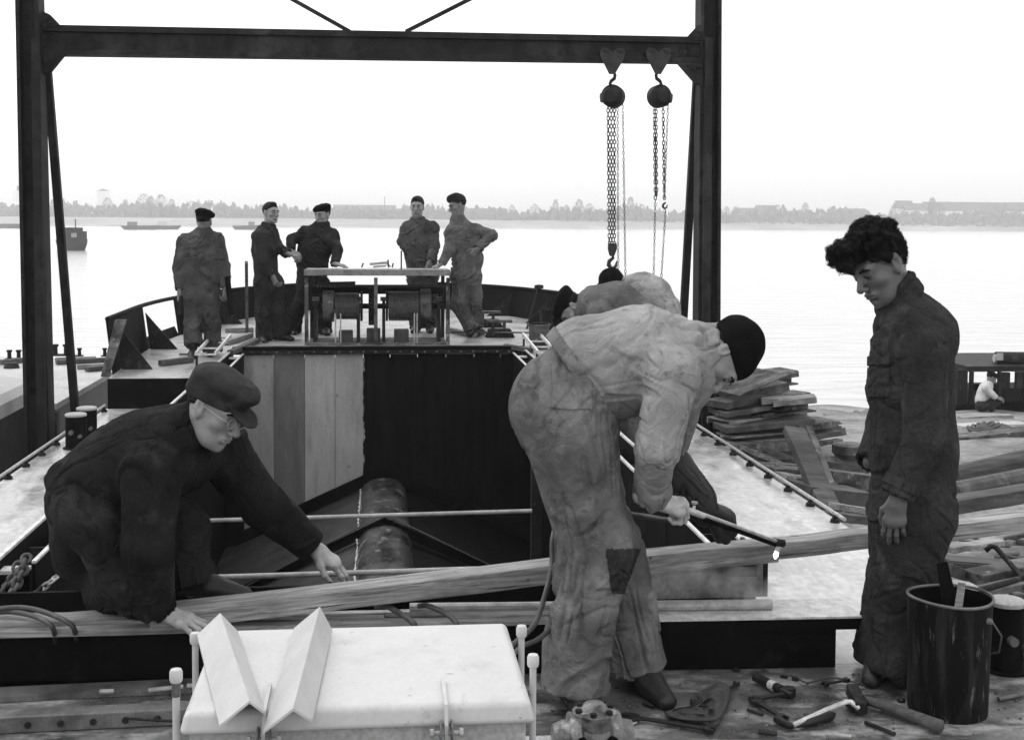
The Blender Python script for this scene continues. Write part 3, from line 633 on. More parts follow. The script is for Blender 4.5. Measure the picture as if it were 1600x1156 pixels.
small_boat('barge_boat', 'low dark vessel at the far bank at the left edge', 12, 357, 16, 4, 1.5, .0, [], 'steel_dark')
# ------------------------------------------------------------ left side: moored pontoon, shed roof
r = thing('pontoon', 'broad pale decked pontoon moored beyond the left gantry post', 'pontoon', (-5.5, 13, WZ))
MB().hexa([(-12,13.6,-1.9),(-2.95,12.1,-1.9),(-2.95,15.6,-1.9),(-12,18.6,-1.9),(-12,13.6,-.06),(-2.95,12.1,-.06),(-2.95,15.6,-.06),(-12,18.6,-.06)]).build('pontoon_hull', 'pontoon_side', r)
MB().hexa([(-12,13.55,-.055),(-2.93,12.05,-.055),(-2.93,15.65,-.055),(-12,18.65,-.055),(-12,13.55,.0),(-2.93,12.05,.0),(-2.93,15.65,.0),(-12,18.65,.0)]).build('deck', 'pontoon_top', r)
for i in range(14):
    t = i/13; x = -12+9.05*t; y = 13.5-1.5*t; MB().box(x-.04, x+.04, y-.03, y+.06, -1.0, -.07).build('frame', 'steel_dark', r)
fr = MB(); fr.beam((-12,13.5,-.27), (-2.93,12.0,-.27), .06, .05); fr.build('rubbing_strake', 'timber_dark', r)
def bitts(x, y, z, s, label):
    r = thing('mooring_bitt', label, 'bitt', (x, y, z)); MB().box(x-.22*s, x+.22*s, y-.1*s, y+.1*s, z, z+.04*s).build('base', 'steel_dark', r)
    for q in (-1, 1): MB().lathe([(0,.04*s),(.055*s,.04*s),(.05*s,.2*s),(.075*s,.22*s),(.075*s,.26*s),(0,.27*s)], (x+q*.12*s, y, z), n=14).build('post', 'steel_dark', r)
for i, (px, py, s_) in enumerate([(95,556,.55),(118,557,.4),(22,562,.45),(170,557,.4)]):
    q = onz(px, py, 0.0); bitts(q[0], q[1], 0, s_, ['dark bitt on the pontoon just right of the gantry post', 'small bitt behind the thin gantry brace', 'low bitt on the pontoon at the left edge', 'small bitt on the pontoon beside the bulwark bracket'][i])
lg = MB()
for i, (px, py, px2, py2) in enumerate([(88,566,200,560),(120,573,185,571),(0,566,40,562),(86,562,150,560),(135,577,170,574)]):
    a = onz(px, py, .03); b = onz(px2, py2, .03); o = MB().beam(a, b, .09, .05).build('plank', 'timber' if i % 2 else 'timber_dark', None, bevel=.004)
    setp(o, ['long dark plank on the pontoon deck right of the gantry post','short pale plank lying on the pontoon deck','dark plank on the pontoon at the left edge','pale plank on the pontoon behind the gantry brace','dark short board on the pontoon near the bulwark bracket'][i], 'plank')
a = onz(18, 575, .0); o = MB().lathe([(0,0),(.09,0),(.07,.06),(0,.07)], a, n=12).build('deck_fitting', 'steel_dark'); setp(o, 'small round fitting on the pontoon deck at far left', 'fitting')
# rounded shed / cabin at left edge
r = thing('deck_shed', 'low shed with a pale rounded roof at the left edge', 'shed', (-3.5, 10.2, -.9))
pr = [(-4.6,-.9),(-3.02,-.9),(-3.02,.12),(-3.05,.2),(-3.12,.25),(-4.6,.27)]
MB().prism([(-4.6,10.0,-.9),(-3.1,10.0,-.9),(-3.1,10.0,.08),(-4.6,10.0,.08)], (0,1.6,0)).build('wall', 'steel_dark', r)
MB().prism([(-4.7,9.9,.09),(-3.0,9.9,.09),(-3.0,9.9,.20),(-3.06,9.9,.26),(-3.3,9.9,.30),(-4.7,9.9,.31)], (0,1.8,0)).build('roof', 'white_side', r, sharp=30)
MB().box(-4.3,-3.3,9.93,9.99,-.7,-.1).build('window', 'steel_black', r)
MB().box(-3.095,-3.03,10.0,10.12,-.9,.08).build('door_post', 'scrap', r)
# something dark hanging into the frame at the far left (a mooring post standing in the water)
o = MB().tube([(-4.72,15.95,-2.3),(-4.74,15.95,.62)], [.12,.11], 12).build('mooring_post', 'steel_dark'); setp(o, 'dark mooring post cut by the left edge of the picture', 'post')
# ------------------------------------------------------------ the barge under construction
barge = thing('barge', 'steel barge under construction with open hatch, raised deck and black bulwark', 'barge', (.1, 9, -1.9))
CX0 = .1; HL, HR_ = -2.42, 2.62
def deckz(y): return .27+(y-11.7)*.032
def hw(y): return 2.5*math.sqrt(max(0, 1-max(0, (y-13.2)/4.9)**2))
MB().box(HL, HR_, -3, 4.70, -.05, 0).build('front_deck', 'deck_front', barge)
MB().box(1.60, HR_, 4.704, 11.7, -.05, 0).build('side_deck', 'deck_wet', barge)
MB().box(HL, -1.55, 4.704, 11.7, -.05, 0).build('side_deck', 'deck_wet', barge)
MB().box(HL+.02, -1.58, -3, 11.7, -1.9, -.055).build('hull_side', 'steel_black', barge); MB().box(1.62, HR_-.02, -3, 11.7, -1.9, -.055).build('hull_side', 'steel_black', barge)
# front box coaming
MB().hexa([(-1.75,4.80,0.002),(1.745,4.665,0.002),(1.745,4.86,0.002),(-1.75,4.90,0.002),(-1.75,4.80,.185),(1.745,4.665,.197),(1.745,4.86,.197),(-1.75,4.90,.185)]).build('front_coaming', 'steel_black', barge)
MB().hexa([(-1.78,4.775,.187),(1.835,4.635,.199),(1.835,4.868,.199),(-1.78,4.905,.187),(-1.78,4.775,.196),(1.835,4.635,.207),(1.835,4.868,.207),(-1.78,4.905,.196)]).build('coaming_flange', 'edge_bright', barge)
MB().hexa([(.2,4.70,.150),(1.832,4.64,.155),(1.832,4.66,.155),(.2,4.72,.150),(.2,4.70,.19),(1.832,4.64,.1985),(1.832,4.66,.1985),(.2,4.72,.19)]).build('flange_lip', 'steel_black', barge)
MB().box(1.747,1.832,4.662,4.86,.155,.197).build('flange_lip', 'steel_black', barge)
MB().box(-1.5, .93, 4.912, 4.932, -.3, .292).build('end_plate', 'steel_black', barge, bevel=.002)
MT['plate_dusty'] = mat('dusty_grey_plate', .18, .6, .5, 4, .5, 20, patch=[(.32, 5, .5, .68, Wd), (.06, 8, .58, .7, Wd)])
MB().box(.932, 1.53, 4.905, 4.925, 0.209, .365).build('end_plate', 'plate_dusty', barge, bevel=.002)
MB().box(1.532, 1.55, 4.905, 5.25, 0.209, .365).build('end_bracket', 'steel_dark', barge, bevel=.002)
MB().box(1.36, 1.50, 4.893, 4.903, .295, .335).build('name_tab', 'steel_grey', barge)
for i in range(8):
    x = -1.3+i*.37; MB().prism([(x,4.934,.28),(x,4.934,-.1),(x,5.05,.28)], (.012,0,0)).build('knee_bracket', 'steel_black', barge)
# side coamings
for sx, xo, xi in ((-1, -1.50, -1.38), (1, 1.545, 1.425)):
    def B(x0, x1, *a): return MB().box(min(x0,x1), max(x0,x1), *a)
    B(xo, xo-sx*.012, 5.05, 13.45, -.2, .345).build('hatch_coaming', 'steel_black', barge)
    B(xo+sx*.003, xo-sx*.015, 5.04, 13.46, .346, .358).build('coaming_edge', 'edge_bright', barge)
    B(xi, xi+sx*.012, 5.30, 13.45, -.05, .30).build('hatch_coaming', 'steel_black', barge)
    B(xi-sx*.003, xi+sx*.015, 5.30, 13.46, .301, .312).build('coaming_edge', 'edge_bright', barge)
    for i in range(15):
        y = 5.6+i*.55; B(xo-sx*.014, xi-sx*0+sx*.0, y, y+.014, -.0, .29).build('stiffener', 'steel_dark', barge)
    B(xo-sx*.016, xi+sx*.0, 5.16, 5.24, .296, .31).build('end_bracket', 'edge_bright', barge)
    B(xo-sx*.016, xi+sx*.0, 13.0, 13.1, .296, .31).build('end_bracket', 'edge_bright', barge)
    B(xo-sx*.014, xi, 5.05, 5.12, -.1, .2).build('end_bracket', 'steel_dark', barge)
    B(xo+sx*.10, xo+sx*.09, 4.95, 13.5, -1.9, -.06).build('inner_side', 'steel_black', barge)
# hatch end bulkhead with vertical boards
def board_mat(g1):
    m = mat('bulkhead_plate', g1*1.5, .8, .18, 5, .3, 30, stretch=(1,1,.25), spec=.08, speck=.05, patch=[(g1*.7, 26, .67, .72, (1,1,.35)), (g1*1.1, 3, .55, .7, (2,1,.3))])
    n = m.node_tree.nodes; L = m.node_tree.links; b = [x for x in n if x.type == 'BSDF_PRINCIPLED'][0]; src = b.inputs['Base Color'].links[0].from_socket
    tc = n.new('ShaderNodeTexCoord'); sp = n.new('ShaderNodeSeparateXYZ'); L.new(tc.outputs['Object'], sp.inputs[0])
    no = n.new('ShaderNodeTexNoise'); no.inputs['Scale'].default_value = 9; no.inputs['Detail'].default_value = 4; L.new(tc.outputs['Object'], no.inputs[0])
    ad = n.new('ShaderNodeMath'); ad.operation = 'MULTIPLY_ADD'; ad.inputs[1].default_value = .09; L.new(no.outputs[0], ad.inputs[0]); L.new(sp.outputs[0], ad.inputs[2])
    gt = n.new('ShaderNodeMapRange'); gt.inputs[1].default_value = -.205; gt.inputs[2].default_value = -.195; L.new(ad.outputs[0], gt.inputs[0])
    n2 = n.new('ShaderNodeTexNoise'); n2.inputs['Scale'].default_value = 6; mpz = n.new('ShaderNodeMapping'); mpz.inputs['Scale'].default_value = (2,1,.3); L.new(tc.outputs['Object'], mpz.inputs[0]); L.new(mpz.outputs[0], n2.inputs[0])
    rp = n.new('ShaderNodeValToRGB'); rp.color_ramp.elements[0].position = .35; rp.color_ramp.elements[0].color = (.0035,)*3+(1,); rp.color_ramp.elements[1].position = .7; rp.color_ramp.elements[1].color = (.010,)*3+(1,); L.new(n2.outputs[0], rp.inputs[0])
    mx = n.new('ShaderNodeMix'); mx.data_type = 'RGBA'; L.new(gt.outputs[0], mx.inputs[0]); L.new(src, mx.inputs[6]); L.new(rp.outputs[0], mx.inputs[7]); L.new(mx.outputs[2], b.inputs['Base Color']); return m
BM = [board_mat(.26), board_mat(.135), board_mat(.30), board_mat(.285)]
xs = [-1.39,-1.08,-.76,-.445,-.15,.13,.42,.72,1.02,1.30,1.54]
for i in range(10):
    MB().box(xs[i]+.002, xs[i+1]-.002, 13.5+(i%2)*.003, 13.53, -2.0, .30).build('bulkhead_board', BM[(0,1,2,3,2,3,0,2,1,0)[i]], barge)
MB().box(-1.66, 1.68, 13.54, 13.56, -2.0, .25).build('bulkhead_back', 'steel_black', barge)
MB().box(-1.52, 1.56, 13.44, 13.56, .303, .335).build('bulkhead_cap', 'steel_dark', barge); MB().box(-1.5, 1.54, 13.46, 13.54, .3355, .372).build('bulkhead_cap', 'steel_black', barge)
MB().box(-1.36, 1.40, 13.50, 13.545, .3725, .378).build('bulkhead_edge', 'scrap', barge)
# bilge: ridged tunnel and inverted V ribs
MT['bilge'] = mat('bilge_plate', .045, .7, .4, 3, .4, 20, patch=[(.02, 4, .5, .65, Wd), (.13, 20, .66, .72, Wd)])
MT['tunnel'] = mat('oily_tunnel_plate', .05, .35, .6, 4, .8, 14, stretch=(1,.5,1), patch=[(.20, 9, .58, .68, (1,.5,1)), (.015, 6, .55, .7, Wd)], rvar=.15)
rg = -.98; cx = .06
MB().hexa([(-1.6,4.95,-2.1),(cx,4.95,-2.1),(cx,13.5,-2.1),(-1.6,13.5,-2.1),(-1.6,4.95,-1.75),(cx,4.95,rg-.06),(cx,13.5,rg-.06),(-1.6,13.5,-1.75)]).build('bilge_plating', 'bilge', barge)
MB().hexa([(cx,4.95,-2.1),(1.64,4.95,-2.1),(1.64,13.5,-2.1),(cx,13.5,-2.1),(cx,4.95,rg-.06),(1.64,4.95,-1.75),(1.64,13.5,-1.75),(cx,13.5,rg-.06)]).build('bilge_plating', 'steel_black', barge)  # shade on the right slope is put into its black colour
MB().prism([(cx+.24*math.cos(a), 5.0, rg-.17+.17*math.sin(a)) for a in [math.pi*i/10 for i in range(11)]], (0,8.3,0)).build('shaft_tunnel', 'tunnel', barge, sharp=50)
sm = MB(); 
sm.tube([(cx-.235+rnd.uniform(-.006,.006), 8.0+i*.045, rg-.115) for i in range(118)], [rnd.choice((.003,.006,.009,.012)) for i in range(118)], 6)
sm.build('weld_seam', 'edge_bright', barge)
for y in (13.38, 11.2, 9.3, 7.6):
    t = .07 if y > 13 else .035
    for sx in (-1, 1):
        MB().hexa([(cx,y,rg-.03),(cx+sx*1.55,y,-1.72),(cx+sx*1.55,y+.04,-1.72),(cx,y+.04,rg-.03),(cx,y,rg+t+.03),(cx+sx*1.55,y,-1.72+t*2),(cx+sx*1.55,y+.04,-1.72+t*2),(cx,y+.04,rg+t+.03)]).build('rib', 'steel_black', barge)
        if y < 13: MB().beam((cx+sx*.06, y-.004, rg+t+.036), (cx+sx*1.5, y-.004, -1.715+t*2), .05, .006).build('rib_flange', 'bilge', barge)
MB().box(1.03, 1.10, 8.45, 8.52, -1.9, .30).build('stanchion', 'steel_dark', barge)
# raised after deck
ys = [11.7+.2*i for i in range(32)]; ys = [y for y in ys if y <= 18.0]+[18.08]
def strip(xa, xb, y0, y1, name, m):
    yy = [y for y in ys if y0-1e-6 <= y <= y1+1e-6]; vs = []
    for y in yy: vs += [(xa(y), y, deckz(y)), (xb(y), y, deckz(y)), (xa(y), y, deckz(y)-.04), (xb(y), y, deckz(y)-.04)]
    fs = []
    for i in range(len(yy)-1):
        a = 4*i; fs += [(a,a+1,a+5,a+4), (a+2,a+6,a+7,a+3)]
    fs.append((0,2,3,1)); MB().add(vs, fs).build(name, m, barge)
strip(lambda y: CX0-hw(y), lambda y: -1.52, 11.7, 13.5, 'raised_deck', 'deck_aft'); strip(lambda y: 1.57, lambda y: CX0+hw(y), 11.7, 13.5, 'raised_deck', 'deck_aft')
strip(lambda y: CX0-hw(y), lambda y: CX0+hw(y), 13.5, 18.08, 'raised_deck', 'deck_aft')
MB().box(CX0-2.5, -1.52, 11.69, 11.72, -.0, .268).build('deck_step', 'steel_black', barge); MB().box(1.58, CX0+2.5, 11.69, 11.72, -.0, .268).build('deck_step', 'steel_black', barge)
# bulwark
def outline(t):           # t: -1 left forward .. 0 bow .. 1 right
    return None
def bw_strip(side, y0, y1, zb, zt, name, m, n=14, flare=.06, th=.016, parent=barge):
    vs = []; 
    for i in range(n+1):
        y = y0+(y1-y0)*i/n; x = CX0+side*hw(y); b = deckz(y)+zb if not callable(zb) else zb(y); t = zt(y) if callable(zt) else deckz(y)+zt
        k = 1+.03*(1 if hw(y) > .5 else 0)
        vs += [(x, y, b), (x+side*th, y, b), (x+side*(flare+th), y+(.03 if y > 16.5 else 0), t), (x+side*flare, y+(.03 if y > 16.5 else 0), t)]
    fs = [(0,1,2,3), tuple(4*n+j for j in (3,2,1,0))]
    for i in range(n):
        for j in range(4): fs.append((4*i+j, 4*i+4+j, 4*i+4+(j+1)%4, 4*i+(j+1)%4))
    MB().add(vs, fs).build(name, m, parent)
top = lambda y: .77+(y-12)*.006
bw_strip(-1, 12.0, 13.7, -.03, top, 'bulwark', 'steel_black'); bw_strip(-1, 14.9, 18.05, -.03, top, 'bulwark', 'steel_black', 40)
bw_strip(1, 12.0, 18.05, -.03, top, 'bulwark', 'steel_black', 50); bw_strip(-1, 13.7, 14.9, -.03, .10, 'bulwark', 'steel_black')
for side in (-1, 1):
    pts = [(CX0+side*(hw(12+6.05*i/40)+.06), 12+6.05*i/40+(.02 if i > 30 else 0), top(12+6.05*i/40)+.012) for i in range(41)]
    MB().tube(pts, .022, 8).build('bulwark_rail', 'steel_black', barge)
def hwp(y, side): return CX0+side*hw(y)
MB().hexa([(-2.47,11.74,.28),(-2.40,11.74,.28),(-2.40,11.78,.28),(-2.47,11.78,.28),(-2.40,12.05,.77),(-2.30,12.05,.77),(-2.30,12.09,.77),(-2.40,12.09,.77)]).build('bulwark_bracket', 'scrap', barge)
for y in (12.25, 13.68, 15.1, 16.0, 16.9):
    for side in (-1, 1):
        x = CX0+side*hw(y); MB().prism([(x-side*.02,y,deckz(y)),(x-side*.30,y,deckz(y)),(x+side*.03,y,.72)], (0,.014,0)).build('bulwark_stay', 'steel_dark', barge)
for k, y in enumerate((13.2, 14.2)):
    MB().box(-2.0, -1.65, y, y+.02, deckz(y)+.004, deckz(y)+.02).build('deck_seam', 'steel_grey', barge)
# deck edge bars with stand-offs
for side, x, y0, y1 in ((1, 2.60, 6.85, 11.6), (-1, -2.405, 5.5, 11.6)):
    MB().tube([(x, y0, .045), (x, y1, .045)], .011, 8).build('edge_bar', 'galv', barge)
    n = int((y1-y0)/.42)
    for i in range(n+1):
        y = y0+.12+i*.42
        if y > y1: break
        MB().lathe([(.03,0),(.026,.02),(.016,.022),(.016,.04),(0,.04)], (x-side*.012, y, 0), n=8).build('standoff', 'steel_dark', barge)
# ------------------------------------------------------------ gantry
g = thing('gantry', 'tall dark steel gantry frame straddling the barge', 'gantry', (.05, 10.7, -.9))
LB, LT_, RB, RT = at(64,700,10.5), at(43,-160,10.45), at(1103,690,11.05), at(1108,-160,11.0)
LB[2] = -1.0; RB[2] = -.4
def post(b, t, name='post'):
    d = t-b
    for (ox, wd, dp) in ((-.075,.03,.2), (.075,.03,.2)): MB().beam(b+np.array([ox*1.15,0,0]), t+np.array([ox,0,0]), wd, dp, up=(0,1,0)).build('post_flange', 'steel_gantry', g, bevel=.003)
    MB().beam(b, t, .125, .02, up=(0,1,0)).build('post_web', 'steel_gantry', g)
post(LB, LT_); post(RB, RT)
MB().beam(at(56,60,10.36), at(66,720,10.33), .07, .04, up=(0,1,0)).build('post_stiffener', 'steel_gantry', g, bevel=.004)
MB().beam(at(1107,60,10.9), at(1102,690,10.88), .07, .04, up=(0,1,0)).build('post_stiffener', 'steel_gantry', g, bevel=.004)
MB().beam(at(74,110,10.6), at(122,700,11.2), .065, .065).build('brace', 'steel_gantry', g, bevel=.004)
MB().beam(at(1089,120,11.1), at(1066,530,11.6), .065, .065).build('brace', 'steel_gantry', g, bevel=.004)
def xsec(px0, px1, ya, yb, yc, yd, wd, name, d0=10.55, d1=11.0):
    a0 = at(px0, ya, d0); a1 = at(px0, yb, d0); b0 = at(px1, yc, d1); b1 = at(px1, yd, d1)
    h = abs(a0[2]-a1[2]); MB().beam((a0+a1)/2, (b0+b1)/2, wd, h).build(name, 'steel_gantry', g, bevel=.003)
xsec(62, 1100, 41, 51, 60, 70, .17, 'beam_flange'); xsec(62, 1100, 51.5, 79, 70.5, 93, .10, 'beam_web'); xsec(62, 1100, 79.5, 87, 93.5, 99, .17, 'beam_flange')
def gus(pts, d, th=.05): MB().prism([at(x, y, d) for x, y in pts], RC@np.array([0,0,-th])).build('gusset', 'steel_gantry', g)
gus([(66,18),(76,22),(93,40),(66,44)], 10.46); gus([(66,80),(101,84),(78,112),(66,115)], 10.46); gus([(1098,38),(1090,40),(1070,62),(1098,64)], 10.9); gus([(1098,98),(1058,98),(1086,130),(1098,135)], 10.9)
MB().beam(at(547,50,10.75), at(60,-222,10.5), .045, .03).build('upper_brace', 'steel_gantry', g); MB().beam(at(634,50,10.8), at(1107,-190,11.0), .045, .03).build('upper_brace', 'steel_gantry', g)
MB().beam(at(45,-150,10.5), at(1108,-135,11.0), .17, .22).build('top_beam', 'steel_gantry', g)
for (px, py, d) in [(72,30,10.44),(80,36,10.44),(72,98,10.44),(80,92,10.44),(90,88,10.44),(1093,50,10.88),(1086,56,10.88),(1093,105,10.88),(1084,108,10.88),(1076,102,10.88),(70,60,10.40),(70,70,10.40),(88,66,10.42),(110,66,10.42),(1070,82,10.86),(1050,82,10.86)]:
    MB().lathe([(0,0),(.016,0),(.014,.014),(0,.018)], at(px,py,d), axis=RC@np.array([0,0,1.]), n=8).build('rivet', 'steel_gantry', g)
for k in range(16):
    for q, (a_, b_) in enumerate(((LT_, LB), (RT, RB))):
        p_ = a_+(b_-a_)*(.18+.8*k/16)+np.array([(-.075,.075)[k % 2],-.112,0]); MB().lathe([(0,0),(.014,0),(.012,.012),(0,.015)], p_, axis=(0,-1,0), n=8).build('rivet', 'steel_gantry', g)
for i in range(22):
    p_ = np.array([-1.3+i*.128, 13.438, .319]); MB().lathe([(0,0),(.012,0),(.010,.010),(0,.012)], p_, axis=(0,-1,0), n=8).build('rivet', 'steel_grey', barge)
# chain hoists
MT['trolley'] = mat('trolley_plate', .042, .7, .3, 12, .4, 40, spec=.15)
def hoist(px, label, falls, thin, block, hx):
    d = 10.55+.45*(px-62)/1038; base = at(px, 150, d); r = thing('chain_hoist', label, 'chain hoist', base, 'chain hoists on the gantry beam')
    q = lambda x, y, dd=0.: at(x, y, d+dd)
    for dd in (-.12, .11):
        MB().prism([q(px-18,90,dd), q(px-20,80,dd), q(px-14,74,dd), q(px-5,77,dd), q(px,82,dd), q(px+6,77,dd), q(px+15,75,dd), q(px+20,82,dd), q(px+17,94,dd), q(px+4,116,dd), q(px-5,116,dd)], RC@np.array([0,0,-.014])).build('trolley_plate', 'trolley', r)
    for x in (px-11, px+11):
        MB().tube([q(x,84,-.12), q(x,84,.12)], .034, 14).build('trolley_wheel', 'chain', r)
    MB().tube([q(px,110,-.1), q(px,110,.1)], .012, 8).build('trolley_pin', 'chain', r)
    s = hx; hk = [q(px+2*s,112), q(px+4*s,118), q(px+3*s,123), q(px-2*s,127), q(px-4*s,131), q(px-1*s,136), q(px+1*s,140)]
    MB().tube(hk, [.012,.014,.016,.016,.014,.012,.01], 8).build('hook', 'chain', r)
    c = q(px+1, 151); vd = RC@np.array([0,0,-1.])
    MB().lathe([(0,-.09),(.06,-.088),(.085,-.05),(.097,-.045),(.097,.045),(.085,.05),(.06,.088),(0,.09)], c, axis=nrm(vd+np.array([.35*s,0,0])), n=26).build('housing', 'steel_dark', r, sharp=40)
    MB().lathe([(0,0),(.045,0),(.04,.05),(0,.055)], c+np.array([-.06*s,0,-.01]), axis=(-s,0,-.1), n=14).build('gear_cover', 'scrap_dark', r)
    MB().prism([q(px-6,140),q(px+6,140),q(px+3,133),q(px-3,133)], RC@np.array([0,0,-.03])).build('top_lug', 'chain', r)
    for (x0, y0, x1, y1, dd) in falls: MB().links(q(x0,y0,dd), q(x1,y1,dd), .033, .0042, .0105).build('load_chain', 'chain', r)
    for (x0, y0, x1, y1, dd) in thin: MB().links(q(x0,y0,dd), q(x1,y1,dd), .028, .0026, .008, n=8, m=4).build('hand_chain', 'chain', r)
    for (bx, by, big) in block:
        if big: MB().prism([q(bx-6,by-14,-.03),q(bx+7,by-14,-.03),q(bx+7,by-4,-.03),q(bx+3,by+6,-.03),q(bx-4,by+6,-.03),q(bx-7,by-6,-.03)], RC@np.array([0,0,-.06])).build('hook_block', 'chain', r, bevel=.005)
        k = 1. if big else .55
        hk = [q(bx,by+4), q(bx+1*k,by+9*k), q(bx-5*k,by+14*k), q(bx-6*k,by+20*k), q(bx-1*k,by+26*k), q(bx+5*k,by+22*k), q(bx+7*k,by+14*k)]
        MB().tube(hk, [x*k for x in (.012,.014,.018,.020,.018,.013,.006)], 8).build('hook', 'chain', r)
hoist(957, 'left chain hoist, its load hook hanging low over the bent men', [(950,164,952,384,0),(955,164,956,384,.02),(960,164,960,384,.0)], [(973,160,978,478,0),(965,164,966,440,.03)], [(957,394,True)], 1)
hoist(1029, 'right chain hoist with its hooks drawn up high', [(1022,166,1024,312,0),(1025,166,1026,306,.02),(1036,166,1038,312,0)], [(1024,312,1021,448,0),(1044,160,1038,310,0),(1040,328,1031,470,0)], [(1039,312,False)], -1)
# ------------------------------------------------------------ winch on the raised deck
MT['channel_grey'] = mat('pale_channel', .24, .7, .25, 8, .4, 30, patch=[(.14, 7, .5, .65, Wd)]); MT['steel_brake'] = mat('brake_casing', .05, .7, .3, 6, .4, 30, spec=.2, patch=[(.09, 5, .5, .65, Wd)])
wy = 14.0; wz = deckz(wy); r = thing('winch', 'double drum rope winch under a pale steel frame', 'winch', (0, wy, wz))
zt = 1.165
for x in (-.765, -.02, .765): MB().box(x-.02, x+.02, wy-.05, wy-.01, wz, zt-.09).build('frame_post', 'scrap', r)
for x in (-.74, .74): MB().box(x-.02, x+.02, wy+.6, wy+.64, wz, zt-.09).build('frame_post', 'steel_dark', r)
MB().box(-.79, .79, wy-.07, wy-.04, zt-.068, zt).build('frame_channel', 'channel_grey', r, bevel=.004)
MB().box(-.79, .79, wy-.035, wy+.66, zt-.03, zt-.012).build('table_top', 'deck_aft', r)
MB().box(-.76, .76, wy+.02, wy+.05, zt-.20, zt-.17).build('cross_bar', 'steel_dark', r); MB().box(-.74, .74, wy+.55, wy+.6, wz+.52, wz+.6).build('cross_bar', 'steel_black', r)
ax = wz+.40; yc = wy+.3
MB().tube([(-.72,yc,ax),(.72,yc,ax)], .03, 14).build('shaft', 'steel_dark', r)
for x0, x1, rr in ((-.47,-.20,.142), (.12,.46,.160)):
    dr_ = MB().tube([(x0,yc,ax),(x1,yc,ax)], rr*.9, 26).build('drum', 'steel_dark', r)
    rp = MB(); n = int((x1-x0)/.016); pts = []
    for i in range(n*16):
        a = 2*math.pi*i/16; pts.append((x0+(x1-x0)*i/(n*16), yc+rr*math.cos(a), ax+rr*math.sin(a)))
    rp.tube(pts, .0078, 6); rp.build('wire_rope', 'wire', dr_)
for x0, x1, rr, mm in ((-.60,-.48,.175,'scrap'), (.47,.59,.195,'scrap'), (-.19,-.165,.17,'steel_dark'), (.09,.115,.17,'steel_dark')):
    MB().lathe([(0,0),(rr*.97,0),(rr,.012),(rr,x1-x0-.012),(rr*.97,x1-x0),(0,x1-x0)], (x0,yc,ax), axis=(1,0,0), n=36).build('flange', mm, r, sharp=40)
gm = MB(); 
for i in range(30):
    a = 2*math.pi*i/30; c_, s_ = math.cos(a), math.sin(a); gm.beam((-.10,yc+.20*c_,ax+.20*s_), (-.04,yc+.20*c_,ax+.20*s_), .018, .024, up=(0,c_,s_))
gm.lathe([(0,0),(.195,0),(.195,.06),(0,.06)], (-.10,yc,ax), axis=(1,0,0), n=30); gm.build('gear_wheel', 'steel_dark', r)
for x in (-.70,-.23,.05,.66):
    MB().prism([(x,yc-.22,wz),(x,yc+.22,wz),(x,yc+.06,ax+.06),(x,yc-.06,ax+.06)], (.035,0,0)).build('bearing_stand', 'steel_dark', r); MB().box(x-.02,x+.055,yc-.05,yc+.05,ax+.0601,ax+.1).build('bearing_cap', 'scrap', r)
for x0, x1, h in ((-.42,-.27,.15), (-.12,.03,.17), (.18,.34,.16)): MB().box(x0, x1, wy+.02, wy+.16, wz, wz+h).build('brake_box', 'steel_brake', r, bevel=.008)
for x in (-.455,-.40,.40,.43): MB().tube([(x,wy+.0,wz),(x,wy+.0,wz+.34)], .009, 6).build('brake_lever', 'galv', r)
MB().box(-.75,.75,wy-.06,wy+.64,wz-.005,wz+.02).build('base_frame', 'scrap', r)
# odds and ends on the winch table
def tool_on_table(px, py, fn, name, label, cat):
    p_ = onz(px, py, zt); o = fn(p_); setp(o, label, cat); return o
def clampish(p_):
    mb = MB(); mb.beam(p_+np.array([-.09,0,.03]), p_+np.array([.12,0,.05]), .03, .03); mb.beam(p_+np.array([.10,0,.04]), p_+np.array([.15,0,.0]), .025, .02); mb.beam(p_+np.array([-.05,0,.0]), p_+np.array([.10,0,.012]), .02, .02); return mb.build('clamp', 'galv', bevel=.003)
tool_on_table(590, 417, clampish, 'clamp', 'pale clamp lying on the winch table', 'clamp')
for i, (x, h, tl) in enumerate([(565,.05,.02),(607,.09,-.005),(613,.05,.01)]):
    p_ = onz(x, 418, zt-.0); o = MB().beam(p_, p_+np.array([tl,0,h]), .016, .016).build('wedge', 'steel_dark', bevel=.002); setp(o, ['dark wedge standing on the table left of the clamp','tall dark pin upright on the table right of the clamp','short dark pin beside the tall one'][i], 'pin')
o = MB().tube([onz(627,421,zt), onz(627,421,zt)+np.array([0,0,.20]), onz(627,421,zt)+np.array([.03,0,.205])], .008, 8).build('crank_rod', 'steel_dark'); setp(o, 'thin bent rod standing on the table by the frowning man', 'rod')
# raised deck clutter
def deckp(px, py):
    p_ = onz(px, py, .33)
    for _ in range(4): p_ = onz(px, py, deckz(p_[1]))
    return p_
def bollard(p_, rr, h, label, m='steel_black', topm='white_side', handle=True):
    r = thing('bollard', label, 'bollard', p_, 'bollards on the barge deck')
    MB().lathe([(0,0),(rr*1.25,0),(rr*1.25,.008),(rr,.012),(rr,h-.02),(0,h-.02)], p_, n=28).build('post', m, r, sharp=40)
    MB().lathe([(0,h-.02),(rr*1.04,h-.02),(rr*1.04,h-.006),(rr*.9,h),(0,h+.004)], p_, n=28).build('bollard_top', topm, r, sharp=40)
    if handle:
        q = p_+np.array([-rr*.2,-rr*.98,h*.5]); MB().tube([q, q+np.array([0,-.03,0])], .018, 10).build('lug', 'steel_grey', r); MB().tube([q+np.array([.06,.005,-.03]), q+np.array([.06,-.02,-.03])], .014, 10).build('lug', 'steel_grey', r)
    return r
pl = onz(119,700,0); bollard(pl, .075, .26, 'black bollard with a pale top at left, nearer the camera')
